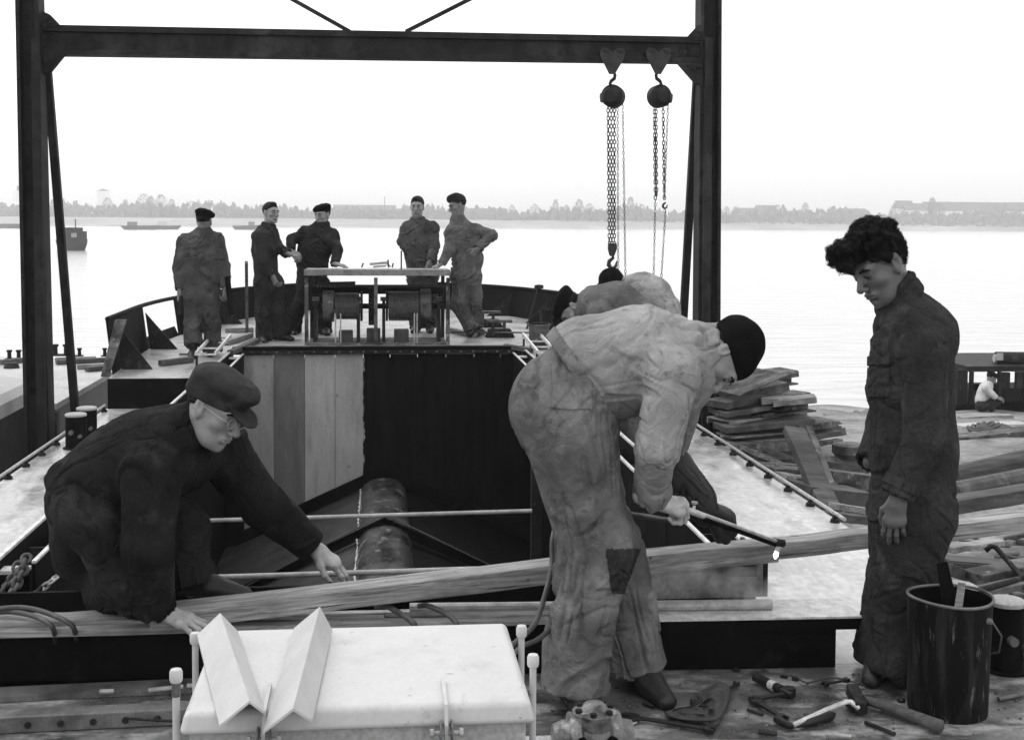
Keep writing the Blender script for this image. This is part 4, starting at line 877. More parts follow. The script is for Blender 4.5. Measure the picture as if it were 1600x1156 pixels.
pl = onz(136,686,0); bollard(pl, .075, .25, 'black bollard with a pale top at left, behind its twin and right of it')
pl = onz(1570,1046,0); bollard(pl, .068, .275, 'black bollard with a white top right of the tar bucket')
pl = onz(1494,1008,0); bollard(pl, .075, .25, 'black bollard with a white top behind the tar bucket')
def keg(px, py, rr, h, label, m, hollow=True, name='pail'):
    p_ = deckp(px, py); r = thing(name, label, 'pail', p_)
    MB().lathe([(0,0),(rr*.85,0),(rr,h),(rr*1.06,h),(rr*1.06,h-.02),(rr*1.02,h-.02)] , p_, n=24).build('pail_body', m, r, sharp=40)
    MB().lathe([(rr*.95,h-.001),(rr*.93,h-.07),(0,h-.07)], p_, n=24).build('pail_inside', 'steel_black', r); return r
keg(842, 545, .115, .27, 'dented drip-stained pail on the raised deck', 'scrap')
keg(858, 515, .12, .22, 'dark tub behind the stained pail', 'steel_dark'); keg(880, 528, .13, .24, 'black tub beside the stained pail', 'steel_black')
def chock(px, py, label, rot=0.):
    p_ = deckp(px, py); r = thing('fairlead', label, 'fairlead', p_); x, y, z_ = p_
    MB().prism([(x-.17,y,z_),(x+.17,y,z_),(x+.12,y,z_+.10),(x-.13,y,z_+.10)], (0,.16,0)).build('base', 'steel_dark', r, bevel=.01)
    MB().box(x-.16,x+.14,y+.02,y+.14,z_+.17,z_+.20).build('top_plate', 'scrap', r, bevel=.004)
    for q in (-.08,.05): MB().tube([(x+q,y+.08,z_+.1),(x+q,y+.08,z_+.17)], .02, 8).build('roller', 'scrap', r)
chock(782, 528, 'low fairlead on deck by the boots of the leaning man'); chock(765, 512, 'fairlead with a plate top behind the other one')
o = MB().tube([deckp(706,524)+np.array([0,0,.04]), deckp(880,534)+np.array([0,0,.10])], .011, 8).build('steel_bar', 'steel_grey'); setp(o, 'long thin bar lying across the deck by the pail', 'bar')
p_ = deckp(386, 520); o = MB().beam(p_, at(385,410,13.9), .035, .035).build('upright_bar', 'steel_grey'); setp(o, 'upright flat bar standing left of the dark haired man', 'bar')
p_ = onY(823,512,15.6); o = MB().tube([deckp(823,514), at(839,455,15.8)], .012, 8).build('lever_rod', 'steel_dark'); setp(o, 'slanted thin rod leaning on the bulwark', 'rod')
p_ = at(842,455,16.0); o = MB().lathe([(0,0),(.03,0),(.03,.03),(.06,.035),(.055,.075),(0,.085)], p_, n=14).build('bulwark_cleat', 'steel_dark'); setp(o, 'small knobbed cleat on top of the bulwark', 'cleat')
for i, (a, b) in enumerate([((352,540),(392,527)),((360,556),(402,536)),((440,522),(470,520)),((250,572),(300,566)),((700,518),(742,528)),((790,545),(830,552)),((352,520),(396,519))]):
    o = MB().beam(deckp(*a)+np.array([0,0,.03]), deckp(*b)+np.array([0,0,.03]), .07, .05).build('wooden_batten', 'timber_dark' if i % 2 else 'timber', bevel=.005); setp(o, ['batten on the raised deck left of the winch','dark batten nearest the bulkhead corner','short batten between the two left men','dark batten on deck by the walking man','batten under the leaning man\'s boots','dark batten near the stained pail','batten against the bulwark behind the dark haired man'][i], 'batten')
# small steps of pale angle iron round the bulkhead corners
for sx, px in ((-1, 375), (1, 812)):
    x = -1.62 if sx < 0 else 1.64; r = thing('ladder_rail', 'pale angle-iron rack at the %s corner of the hatch bulkhead' % ('left' if sx < 0 else 'right'), 'rack', (x, 12.9, deckz(12.9)))
    for dx in (-.09, .09): MB().beam((x+dx, 12.3, deckz(12.3)+.14), (x+dx, 13.6, deckz(13.6)+.16), .02, .03).build('side_rail', 'edge_bright', r)
    for y in (12.3, 12.75, 13.2, 13.6): MB().beam((x-.1, y, deckz(y)+.13), (x+.1, y, deckz(y)+.13), .025, .015).build('rung', 'edge_bright', r)
    for y in (12.35, 13.5): MB().box(x-.1,x-.08,y,y+.02,deckz(y),deckz(y)+.12).build('foot', 'steel_dark', r)
# ------------------------------------------------------------ foreground rods, timbers, planks
def rod(a, b, rr, label, m='rod', name='steel_pipe'):
    o = MB().tube([a, b], rr, 12).build(name, m); return setp(o, label, 'pipe')
a = onY(831,798,8.47); b = at(831,798,8.4)
rod(np.array([-1.37, b[1]+.0, b[2]-.03]), b, .014, 'thin pale pipe across the open hatch, farther from the camera')
b = at(880,884.5,5.35); a = at(330,902,5.28); d_ = nrm(b-a); rod(a-d_*.35, b+d_*.30, .012, 'thin pale pipe across the hatch just behind the long timber')
def plank(pts_px, wd, th, label, m, name='timber', seg=9, wob=.004, cat='timber'):
    A = [at(*p) for p in pts_px]; mb = MB(); a, b = A[0], A[-1]; dd, s_, u = frame(b-a); rings = []; N = seg
    for i in range(N+1):
        t = i/N*(len(A)-1); j = min(int(t), len(A)-2); p = A[j]+(A[j+1]-A[j])*(t-j); p = p+u*rnd.uniform(-wob, wob)
        rings.append([p+s_*x*(wd/2+rnd.uniform(-wob,wob))+u*(z*th) for x, z in ((1,0),(1,-1),(-1,-1),(-1,0))])
    vs = [v for r_ in rings for v in r_]; fs = [(0,1,2,3), tuple(4*N+i for i in (3,2,1,0))]
    for i in range(N):
        for k in range(4): fs.append((4*i+k, 4*i+4+k, 4*i+4+(k+1)%4, 4*i+(k+1)%4))
    # local x axis along the grain
    off = (a+b)/2; X = dd; R_ = np.stack([X, -s_, u], 1); L_ = (np.array(vs)-off)@R_
    me = bpy.data.meshes.new(name); me.from_pydata(L_.tolist(), [], fs); me.update(); o = bpy.data.objects.new(name, me); COL.objects.link(o); me.materials.append(MT[m])
    o.matrix_world = Matrix([list(R_[i])+[off[i]] for i in range(3)]+[[0,0,0,1]])
    bv = o.modifiers.new('bevel', 'BEVEL'); bv.width = .006; bv.segments = 2; bv.limit_method = 'ANGLE'; bv.angle_limit = math.radians(40)
    return setp(o, label, cat)
# coordinates are those of the upper surface's middle line
plank([(235,950,4.60),(560,911,4.72),(860,876,4.84),(1208,845,5.04)], .115, .072, 'long weathered timber propped across the hatch front, behind the bending man\'s legs', 'timber')
plank([(1150,850,5.14),(1340,829,5.26),(1640,797,5.47)], .105, .068, 'long timber running on from the torch tip past the standing man to the right edge', 'timber')
def tp(x, y, z=.2): p_ = onz(x, y, z); return p_
def zplank(x0, y0, x1, y1, z, wd, th, label, m, **k):
    p0, p1 = onz(x0,y0,z), onz(x1,y1,z); D = lambda p_: -(RC.T@(p_-CAM))[2]
    return plank([(x0,y0,D(p0)),(x1,y1,D(p1))], wd, th, label, m, **k)
zplank(-60, 985, 1000, 959, .228, .055, .026, 'narrow plank along the front edge of the coaming', 'timber')
zplank(-60, 966, 232, 957, .250, .11, .045, 'broad plank under the hoses at the left', 'timber')
zplank(240, 972, 1010, 947, .226, .06, .024, 'thin plank lying behind the front plank of the coaming', 'timber_dark')
zplank(700, 960, 880, 955, .236, .05, .012, 'short pale lath on the coaming near the white housing', 'timber', seg=3)
o = MB().tube([tp(640,950,.225), tp(1206,944,.225)], .020, 10).build('angle_bar', 'galv'); setp(o, 'pale round bar lying on the coaming at the foot of the grey plate', 'bar')
o = MB().beam(tp(330,967,.232), tp(600,962,.232), .02, .02).build('lath', 'timber'); setp(o, 'thin pale lath by the kneeling man\'s hand', 'lath')
# recess rail with bolts at lower left
r = thing('bolted_rail', 'grey bolted flat rail on the deck at lower left', 'rail', (-1.0, 4.4, 0))
A_, B_ = onz(-80,1131,.03), onz(372,1109,.03); MB().beam(A_, B_, .075, .055).build('rail_bar', 'steel_grey', r, bevel=.004)
for i in range(9):
    p_ = A_+(B_-A_)*(i+.5)/9+np.array([0,-.045,.0]); MB().tube([p_+np.array([0,.012,0]), p_], .011, 8).build('bolt', 'steel_dark', r)
o = MB().beam(onz(-60,1092,.002)+np.array([0,0,.01]), onz(360,1072,.002)+np.array([0,0,.01]), .10, .02).build('deck_strip', 'steel_grey'); setp(o, 'flat grey strip on deck under the dark coaming at left', 'strip')
for i, (x0,y0,x1,y1) in enumerate([(156,1080,178,1079),(232,1078,286,1072),(292,1071,304,1070),(200,1122,300,1128)]):
    a, b = onz(x0,y0,.04), onz(x1,y1,.04); o = MB().tube([a,b], .008 if i < 3 else .005, 8).build('welding_rod', 'galv' if i < 3 else 'steel_dark'); setp(o, ['small bright rod end on the strip at lower left','bright rod left of the housing\'s clamp bolt','tiny bright rod stub beside the clamp bolt','thin dark rod on the deck left of the white housing'][i], 'rod')
# hoses
def hose(pts, rr, label, name='hose', m='rope', n=10):
    Pn = [np.array(p_, float) for p_ in pts]; out = []
    for i in range(len(Pn)-1):
        p0 = Pn[max(i-1,0)]; p1 = Pn[i]; p2 = Pn[i+1]; p3 = Pn[min(i+2,len(Pn)-1)]
        for k in range(8):
            t = k/8; out.append(.5*((2*p1)+(-p0+p2)*t+(2*p0-5*p1+4*p2-p3)*t*t+(-p0+3*p1-3*p2+p3)*t**3))
    out.append(Pn[-1]); o = MB().tube(out, rr, n).build(name, m, smooth=True); return setp(o, label, 'hose')
hose([onz(-60,960,.27), onz(0,951,.285), onz(35,949,.29), onz(70,956,.285), onz(108,973,.27), onz(118,990,.21), onz(120,1010,.05)], .0095, 'upper dark hose curving over the planks at far left')
hose([onz(-60,968,.262), onz(0,956,.272), onz(30,957,.275), onz(58,964,.272), onz(80,977,.262), onz(86,995,.19), onz(86,1015,.04)], .0095, 'lower dark hose curving over the planks at far left')
hose([onz(588,946,.25), onz(602,946,.275), onz(620,955,.27), onz(640,968,.26), onz(650,980,.23), onz(655,1000,.05)], .011, 'left dark hose looped over the coaming behind the white housing')
hose([onz(655,946,.25), onz(668,946,.275), onz(690,955,.27), onz(708,967,.26), onz(716,980,.23), onz(720,1000,.05)], .010, 'right dark hose looped over the coaming behind the white housing')
hose([at(1075,797,4.62), at(1050,812,4.66), at(1005,806,4.80), at(940,800,4.82), at(880,808,4.78), at(864,840,4.66), at(862,885,4.6), at(850,935,4.5), at(835,975,4.42), at(812,998,4.38), at(790,1020,4.3), at(760,1080,4.2)], .010, 'dark hose running from the torch down behind the bending man\'s leg')
hose([at(872,960,4.52), at(856,985,4.44), at(838,1000,4.4), at(812,1012,4.34), at(790,1040,4.25)], .009, 'second dark hose looping beside the bending man\'s trouser leg')
# chain over the left coaming end
r = thing('anchor_chain', 'heavy rusty chain draped over the left coaming end', 'chain', tp(20,930,.0))
ch = MB()
path = [at(42,868,5.02), at(38,886,4.98), at(30,905,4.95), at(18,925,4.9), at(6,944,4.86), at(-18,955,4.8)]
for i in range(len(path)-1): ch.links(path[i], path[i+1], .042, .0075, .017, n=12, m=7, twist=.6*i)
path = [at(30,880,5.04), at(22,902,5.0), at(8,915,4.96), at(-6,935,4.9), at(-30,940,4.86)]
for i in range(len(path)-1): ch.links(path[i], path[i+1], .042, .0075, .017, n=12, m=7, twist=.9*i+.4)
ch.build('links', 'scrap_dark', r)
r = thing('thin_chain', 'thin chain hanging inside the left hatch coaming', 'chain', at(95,870,5.3))
ch = MB(); path = [at(130,858,5.5), at(112,872,5.4), at(98,890,5.32), at(84,905,5.22), at(40,940,5.1)]
for i in range(len(path)-1): ch.links(path[i], path[i+1], .03, .005, .011)
ch.build('links', 'galv', r)
# ------------------------------------------------------------ white engine housing
ZL = .66
bl, br_, fl, fr_ = onz(372,978,ZL), onz(790,976,ZL), onz(286,1114,ZL), onz(830,1093,ZL)
x0 = (fl[0]+onz(318,1040,ZL)[0])/2; x1 = (br_[0]+fr_[0])/2; y0 = (fl[1]+fr_[1])/2; y1 = (bl[1]+br_[1])/2
r = thing('engine_housing', 'white steel engine housing with two flat clamps and four corner bolts', 'housing', ((x0+x1)/2, (y0+y1)/2, 0))
HY0, HY1 = y0, y1
lb = MB(); ins = .012
lb.hexa([(x0-ins,y0-ins,ZL-.048),(x1+ins,y0-ins,ZL-.048),(x1+ins,y1,ZL-.048),(x0-ins,y1,ZL-.048),(x0,y0,ZL),(x1,y0,ZL),(x1,y1,ZL),(x0,y1,ZL)]); lid = lb.build('lid', 'white_paint', r, smooth=True, bevel=.014)
lid.modifiers['bevel'].segments = 5; lid.modifiers['bevel'].angle_limit = math.radians(30); lid.modifiers.new('wn', 'WEIGHTED_NORMAL')
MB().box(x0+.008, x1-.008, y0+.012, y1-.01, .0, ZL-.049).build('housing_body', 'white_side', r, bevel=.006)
def corner_bolt(px, py, d, rr=.0078, cut=False):
    p_ = at(px, py, d); MB().tube([(p_[0],p_[1],.0), (p_[0],p_[1],p_[2]-.028)], rr, 14).build('clamp_bolt', 'zinc', r, smooth=False, sharp=40)
    MB().lathe([(0,-.028),(rr*1.5,-.028),(rr*1.75,-.022),(rr*1.75,-.006),(rr*1.4,0),(0,.002)], p_, n=16).build('bolt_cap', 'white_paint', r, sharp=40)
    if cut: MB().lathe([(rr*1.2,-.06),(rr*1.2,-.03)], p_, n=12).build('bolt_collar', 'steel_grey', r)
corner_bolt(275, 1045, 2.80, .0082, True); corner_bolt(305, 988, 3.22, .0078); corner_bolt(833, 1022, 2.93); corner_bolt(815, 977, 3.22)
for px in (415, 697):
    p_ = onz(px, 1105, ZL); x = p_[0]
    MB().prism([(x-.004,y0-.045,ZL-.19),(x-.004,y0-.020,ZL-.19),(x-.004,y0-.018,ZL-.012),(x-.004,y0+.13,ZL+.001),(x-.004,y0+.13,ZL+.012),(x-.004,y0-.025,ZL+.008),(x-.004,y0-.045,ZL-.03)], (.008,0,0)).build('clamp', 'zinc', r)
    for q in (-.014, .010): MB().lathe([(0,0),(.026,0),(.028,.002),(.026,.004),(0,.004)], (x+q, y0-.036, ZL-.050), axis=(1,0,0), n=24).build('clamp_disc', 'steel_grey', r)
    MB().tube([(x-.035,y0-.036,ZL-.050), (x+.035,y0-.036,ZL-.050)], .005, 10).build('clamp_pin', 'galv', r)
    for q in (-.035,.028): MB().lathe([(0,0),(.010,0),(.010,.008),(0,.008)], (x+q, y0-.036, ZL-.050), axis=(1,0,0), n=6).build('nut', 'galv', r)
# angle irons lying on the lid
def angle_iron(apb, apf, lw, rw, label):
    """ridge back/front points and the four wing corners, a folded plate 5 mm thick"""
    o_ = [apb, apf, lw[0], lw[1], rw[0], rw[1]]; t = 0.006; mb = MB()
    dn = lambda p_: np.array(p_)-np.array([0,0,t])
    for wb, wf in ((lw[0], lw[1]), (rw[0], rw[1])):
        c = [dn(wf), dn(apf), dn(apb), dn(wb), wf, apf, apb, wb]
        if wb is rw[0]: c = [dn(apf), dn(wf), dn(wb), dn(apb), apf, wf, wb, apb]
        mb.hexa(c)
    o = mb.build('angle_iron', 'zinc'); return setp(o, label, 'angle iron')
zr = ZL+.072
def pt(x, y, z): return onz(x, y, z)
angle_iron(pt(344,957,zr), pt(390,1094,zr), (pt(308,991,ZL+.010), pt(343,1132,ZL+.006)), (pt(372,986,ZL+.010), pt(415,1113,ZL+.010)), 'left bent angle plate with a sharp ridge, lying on the white lid')
angle_iron(pt(500,947,zr+.004), pt(458,1106,zr+.004), (pt(459,981,ZL+.012), pt(411,1142,ZL+.006)), (pt(519,983,ZL+.010), pt(488,1124,ZL+.010)), 'right bent angle plate, slanting to the upper right on the white lid')
# ------------------------------------------------------------ tar bucket
bp = onz(1484,1112,0); bp[1] += .02; r = thing('tar_bucket', 'large tar-streaked black bucket with sticks inside', 'bucket', bp); rr, hh = .142, .405
MT['tar'] = mat('tarred_bucket', .005, .6, .4, 10, .8, 40, stretch=(1,1,.12), spec=.1, patch=[(.022, 22, .48, .62, (1,1,.14)), (.11, 55, .60, .68, (1,1,.16))], rvar=.1)
MB().lathe([(0,0),(rr*.94,0),(rr*.95,.01),(rr*.97,hh*.5),(rr,hh-.03),(rr,hh-.004)], bp, n=56).build('bucket_body', 'tar', r, sharp=40)
rim = [bp+np.array([rr*math.cos(t)*1.005, rr*math.sin(t)*1.005, hh+.004*math.sin(2*t+1)]) for t in [2*math.pi*i/48 for i in range(48)]]
MB().tube(rim, .0055, 8, closed=True).build('rim', 'steel_grey', r, smooth=True)
MB().lathe([(rr*.985,hh-.005),(rr*.96,hh*.5),(rr*.94,.03)], bp, n=48).build('inner_wall', 'steel_black', r, smooth=True); MB().lathe([(0,hh*.55),(rr*.965,hh*.55)], bp, n=40).build('tar_fill', 'tar', r)
for a in (-.95,):
    c = bp+np.array([rr*math.cos(a), rr*math.sin(a), hh-.055]); MB().lathe([(0,0),(.012,0),(.009,.014),(0,.016)], c, axis=(math.cos(a),math.sin(a),0), n=12).build('handle_lug', 'steel_grey', r)
    MB().tube([c+np.array([.01,-.012,0]), c+np.array([.045,-.01,-.05]), c+np.array([.058,.03,-.12]), c+np.array([.05,.10,-.15])], .003, 6).build('wire_handle', 'steel_grey', r)
d0 = 4.42
o = MB().hexa([at(1478,985,d0-.02),at(1508,985,d0-.02),at(1508,985,d0+.03),at(1478,985,d0+.03),at(1463,880,d0-.02),at(1480,876,d0-.02),at(1480,876,d0+.02),at(1463,880,d0+.02)]).build('tarred_stick', 'steel_black', bevel=.004); setp(o, 'thick tarred stick standing in the bucket', 'stick')
o = MB().hexa([at(1489,962,d0-.06),at(1502,962,d0-.06),at(1502,962,d0-.05),at(1489,962,d0-.05),at(1497,909,d0-.06),at(1509,911,d0-.06),at(1509,911,d0-.05),at(1497,909,d0-.05)]).build('paddle', 'timber', bevel=.002); setp(o, 'flat pale paddle leaning in the bucket beside the tarred stick', 'stick')
# ------------------------------------------------------------ tools on the deck
def D(x, y, z=.02): return onz(x, y, z)
def tool(name, label, cat, at_): return thing(name, label, cat, (at_[0], at_[1], 0))
q = D(1400,1110); r = tool('sledge_hammer', 'sledge hammer with a long round shaft lying by the bucket', 'hammer', q)
MB().tube([D(1345,1091,.03), D(1400,1108,.028), D(1470,1134,.028)], [.015,.018,.021], 12).build('shaft', 'timber_dark', r, smooth=True)
dh = D(1332,1072,.03)-D(1345,1103,.03); dh[2] = 0; MB().beam(D(1345,1103,.033)-dh*.1, D(1331,1076,.033), .042, .045).build('hammer_head', 'steel_dark', r, bevel=.006)
q = D(1230,1075); r = tool('grease_gun', 'dark cylindrical tool with a bright band on the deck', 'tool', q)
MB().tube([D(1180,1057,.025), D(1203,1068,.025), D(1220,1077,.025)], .017, 14).build('barrel', 'steel_dark', r); MB().tube([D(1204,1068.5,.025), D(1212,1073,.025)], .0182, 14).build('bright_band', 'edge_bright', r); MB().tube([D(1220,1077,.025), D(1238,1086,.022)], .010, 10).build('neck', 'chain', r); MB().lathe([(0,0),(.024,0),(.024,.03),(0,.03)], D(1233,1088,.0)+np.array([0,0,.004]), n=6).build('socket', 'chain', r)
def spanner(pts, r0, label, m='chain', heads=(.022,.022), name='spanner'):
    q = D(*pts[0]); r = tool(name, label, 'spanner', q); A = [D(x, y, .016) for x, y in pts]
    mb = MB()
    for i in range(len(A)-1): mb.beam(A[i], A[i+1], r0*1.5, r0)
    mb.build('handle', m, r, bevel=.003)
    for p_, pn, h in ((A[0], A[1], heads[0]), (A[-1], A[-2], heads[1])):
        if not h: continue
        dd = nrm(p_-pn); s_ = np.cross(dd, (0,0,1)); poly = [p_+dd*h*a_+s_*h*b_ - np.array([0,0,.008]) for a_, b_ in ((-1,-.4),(-.3,-1),(.9,-.9),(1,-.45),(.15,-.4),(.15,.4),(1,.45),(.9,.9),(-.3,1),(-1,.4))]
        MB().prism(poly, (0,0,.016)).build('jaw', m, r, bevel=.002)
    return r
spanner([(1180,1092),(1226,1083)], .012, 'short open spanner under the grease gun', heads=(.020,.018))
spanner([(1182,1096),(1222,1120)], .012, 'open spanner pointing at the bright crank handle', heads=(.020,.018))
spanner([(985,1121),(1010,1123),(1108,1139)], .011, 'long thin spanner below the rag', heads=(.032,.020))
q = D(1270,1115); r = tool('crank', 'bright steel crank handle with a bent end and dark grip', 'crank', q)
MB().tube([D(1240,1132,.02), D(1290,1109,.035), D(1322,1096,.045), D(1330,1096,.045), D(1340,1105,.035), D(1348,1101,.03)], [.009,.009,.009,.009,.009,.008], 10).build('crank_rod', 'steel_bright', r, smooth=True)
MB().tube([D(1238,1134,.014), D(1262,1128,.016), D(1298,1118,.018), D(1303,1115,.018)], [.006,.014,.016,.008], 10).build('grip', 'leather', r, smooth=True)
MB().tube([D(1213,1122,.012), D(1232,1132,.012), D(1240,1134,.014)], [.014,.012,.009], 10).build('knuckle', 'chain', r)
o = MB().prism([D(1318,1100,.012), D(1332,1111,.012), D(1336,1107,.012), D(1326,1097,.012)], (0,0,.016)).build('wedge', 'steel_dark', bevel=.002); setp(o, 'small dark steel wedge beneath the crank handle bend', 'wedge')
for i, (x, y) in enumerate([(1408,1096),(1225,1058),(1243,1062),(1097,1092),(1084,1099),(1150,1048),(890,1070)]):
    o = MB().lathe([(0,0),(.014,0),(.014,.010),(.009,.014),(0,.014)], onz(x, y, .001), n=6).build('loose_nut', 'chain'); setp(o, ['loose nut touching the tar bucket','loose nut under the coaming left of the grease gun','loose nut under the coaming right of the grease gun','bright-edged nut beside the rag','small nut near the left edge of the rag','loose nut by the coaming foot','loose nut behind the heel'][i], 'nut')
# rag / leather
def rag():
    r_ = random.Random(5); outline_ = [(1032,1112),(1045,1122),(1068,1127),(1092,1130),(1112,1133),(1127,1130),(1133,1112),(1146,1090),(1140,1066),(1122,1062),(1108,1072),(1088,1080),(1095,1092),(1075,1104),(1050,1106)]
    c = np.array([1100., 1102.]); n = len(outline_); vs = []; fs = []; K = 7
    for j in range(K+1):
        for i in range(n):
            p_ = c+(np.array(outline_[i])-c)*(j/K)+np.array([r_.uniform(-3,3),r_.uniform(-2,2)])*(0 < j < K); z = .008+.034*abs(math.sin(i*2.6+j*1.9+r_.uniform(0,.6)))*(1 if j < K else .3)+ (.03 if i in (6,7,8,9) and 1 < j < 7 else 0); vs.append(onz(p_[0], p_[1], z))
    for j in range(K):
        for i in range(n): fs.append((j*n+i, (j+1)*n+i, (j+1)*n+(i+1)%n, j*n+(i+1)%n)[::-1])
    o = link_mesh('rag', vs, fs, 'cloth_grey', None, smooth=True); so_ = o.modifiers.new('s', 'SOLIDIFY'); so_.thickness = .006; so_.offset = 1; sb = o.modifiers.new('u', 'SUBSURF'); sb.levels = 2; sb.render_levels = 2
    return setp(o, 'crumpled dark leather rag lying among the tools', 'rag')
rag()
# pipe flange / valve by the bending man's foot
MT['steel_valve'] = mat('oily_casting', .16, .4, .4, 12, .5, 50, patch=[(.03, 10, .5, .62, Wd), (.38, 14, .58, .68, Wd)])
vp = onz(928,1196,.0); r = thing('valve', 'bright cast valve body with bolted flange on a pipe, at the bottom edge', 'valve', vp); x, y, _ = vp
MB().tube([(x-.30,y+.0,.075),(x-.12,y,.075)], .026, 16).build('pipe', 'galv', r); MB().tube([(x+.12,y,.062),(x+.55,y-.02,.05)], .020, 14).build('pipe', 'steel_grey', r)
MB().lathe([(0,-.14),(.050,-.13),(.062,-.10),(.062,-.085),(.085,-.08),(.085,-.05),(.070,-.04),(.075,0),(.070,.04),(.085,.05),(.085,.08),(.062,.085),(.055,.12),(0,.13)], (x,y,.085), axis=(1,0,0), n=30).build('valve_body', 'steel_valve', r, sharp=35)
MB().lathe([(0,.06),(.060,.06),(.070,.10),(.070,.12),(.045,.125),(.03,.145),(0,.15)], (x,y,.055), n=26).build('bonnet', 'steel_valve', r, sharp=35)
for i in range(6):
    a = i*math.pi/3+.3; MB().lathe([(0,0),(.011,0),(.011,.012),(0,.012)], (x+.055*math.cos(a),y+.055*math.sin(a),.176), n=6).build('bolt', 'steel_dark', r)
for q in (-.05,.045): MB().lathe([(0,0),(.018,0),(.018,.012),(0,.012)], (x+q,y-.072,.105), axis=(0,-1,.2), n=14).build('port', 'steel_black', r)
for i, (xa,ya,xb,yb) in enumerate([(910,1088,934,1095),(952,1110,972,1118),(966,1106,990,1113)]):
    a, b = onz(xa,ya,.05), onz(xb,yb,.05); o = MB().beam(a, b, .05, .006).build('shim_plate', 'galv', bevel=.001); setp(o, ['small bright shim plate by the shoe behind the valve','bright shim plate right of the valve','farther bright shim plate right of the valve'][i], 'plate'); o.location.z -= .04
# torch
r = thing('cutting_torch', 'long pale cutting torch with its nozzle at the timber end', 'torch', at(1140,825,4.7))
MB().tube([at(1066,794,4.60), at(1084,800,4.62), at(1100,806,4.64)], [.013,.012,.011], 12).build('grip', 'steel_bright', r)
MB().tube([at(1100,804,4.64), at(1160,826,4.74), at(1214,846,4.86)], .0075, 10).build('gas_tube', 'steel_bright', r); MB().tube([at(1098,810,4.64), at(1160,832,4.74), at(1212,851,4.86)], .0085, 10).build('gas_tube', 'steel_black', r)
MB().tube([at(1085,790,4.63), at(1083,800,4.62)], .006, 8).build('valve_knob', 'steel_bright', r); MB().lathe([(0,0),(.012,0),(.012,.008),(0,.008)], at(1085,787,4.63), n=10).build('valve_knob', 'galv', r)
MB().tube([at(1208,846,4.86), at(1225,849,4.87)], .015, 12).build('torch_head', 'steel_dark', r); MB().tube([at(1218,852,4.87), at(1214,861,4.87)], [.011,.009], 12).build('nozzle', 'steel_bright', r)
MT['flame'] = bpy.data.materials.new('flame'); MT['flame'].use_nodes = True; b_ = MT['flame'].node_tree.nodes['Principled BSDF']; b_.inputs['Emission Color'].default_value = (1,1,1,1); b_.inputs['Emission Strength'].default_value = 3.
MB().tube([at(1214,861,4.87), at(1212,868,4.87), at(1211,873,4.87)], [.008,.010,.003], 10).build('flame', 'flame', r)
# ------------------------------------------------------------ right-hand shore clutter
def scrapbeam(x0, y0, x1, y1, d0, d1, wd, ht, kind, m, label, name, group=None, up=(0,0,1)):
    a, b = at(x0,y0,d0), at(x1,y1,d1); dd, s_, u = frame(b-a, up); mb = MB()
    if kind == 'plate': mb.beam(a, b, wd, ht, up, seg=4, wob=.004)
    elif kind == 'channel':
        mb.beam(a, b, wd, .012, up)
        for q in (-1, 1): mb.beam(a+s_*q*(wd/2+.0065)-u*ht/2, b+s_*q*(wd/2+.0065)-u*ht/2, .012, ht, up)
    elif kind == 'ibeam':
        mb.beam(a, b, wd, .014, up); mb.beam(a-u*(ht/2+.001), b-u*(ht/2+.001), .014, ht-.016, up); mb.beam(a-u*(ht+.002), b-u*(ht+.002), wd, .014, up)
    elif kind == 'pipe': mb.tube([a, b], wd/2, 14)
    o = mb.build(name, m, bevel=.004 if kind == 'plate' else 0); return setp(o, label, 'scrap steel', group)
g_ = 'scrap steel stacked beside the gantry foot'; mm = ['scrap','scrap_dark','timber','scrap']
rows = [ # x0,y0,x1,y1, depth, width, height, kind
 (1128,612,1205,580,10.6,.55,.012,'plate'),(1130,590,1232,577,11.4,.30,.05,'channel'),(1150,592,1236,582,11.2,.18,.09,'ibeam'),(1125,617,1222,596,10.8,.22,.07,'channel'),
 (1120,632,1180,620,10.5,.25,.06,'plate'),(1175,622,1252,612,10.7,.20,.06,'channel'),(1120,645,1190,633,10.5,.3,.04,'plate'),(1180,634,1262,626,10.6,.22,.07,'ibeam'),(1122,655,1232,645,10.5,.28,.05,'channel'),
 (1124,668,1262,655,10.4,.3,.05,'plate'),(1130,680,1266,668,10.4,.26,.05,'ibeam'),(1125,690,1240,684,10.3,.34,.07,'channel'),(1240,668,1300,660,10.4,.18,.05,'plate'),(1252,675,1305,668,10.5,.14,.05,'plate'),
 (1150,705,1215,712,9.9,.12,.05,'plate'),(1185,698,1250,722,9.9,.05,.04,'plate'),(1160,700,1230,730,9.8,.06,.04,'plate'),(1170,722,1262,728,9.6,.12,.05,'channel'),(1200,738,1270,742,9.3,.2,.09,'plate'),
 (1262,684,1310,676,10.3,.07,.04,'plate'),(1264,696,1312,688,10.2,.06,.03,'plate'),(1225,752,1290,760,8.9,.25,.1,'plate')]
LU = set()
for i, (xa,ya,xb,yb,d,wd,ht,kd) in enumerate(rows):
    side_ = 'left' if xa < 1150 else 'middle' if xa < 1200 else 'right'; lev_ = ('top','upper','middle','lower','bottom')[min(4, max(0, int((ya-590)/30)))]
    lab = {0:'broad tilted plate topping the scrap stack behind the bending man\'s head', 4:'short plate low in the left of the scrap stack'}.get(i, {'plate':'weathered flat length in the %s %s of the scrap stack' % (lev_, side_),'channel':'rusty channel in the %s %s of the scrap stack' % (lev_, side_),'ibeam':'rusty I-beam in the %s %s of the scrap stack' % (lev_, side_)}[kd])
    while lab in LU: lab += ', next one below' if 'next' not in lab else ' again'
    LU.add(lab)
    scrapbeam(xa,ya,xb,yb,d,d+.15+.1*(i%3),wd,ht,kd,('scrap' if i == 0 else rnd.choice(mm)),lab,'scrap_plate' if kd == 'plate' else 'scrap_channel' if kd == 'channel' else 'scrap_beam',g_)
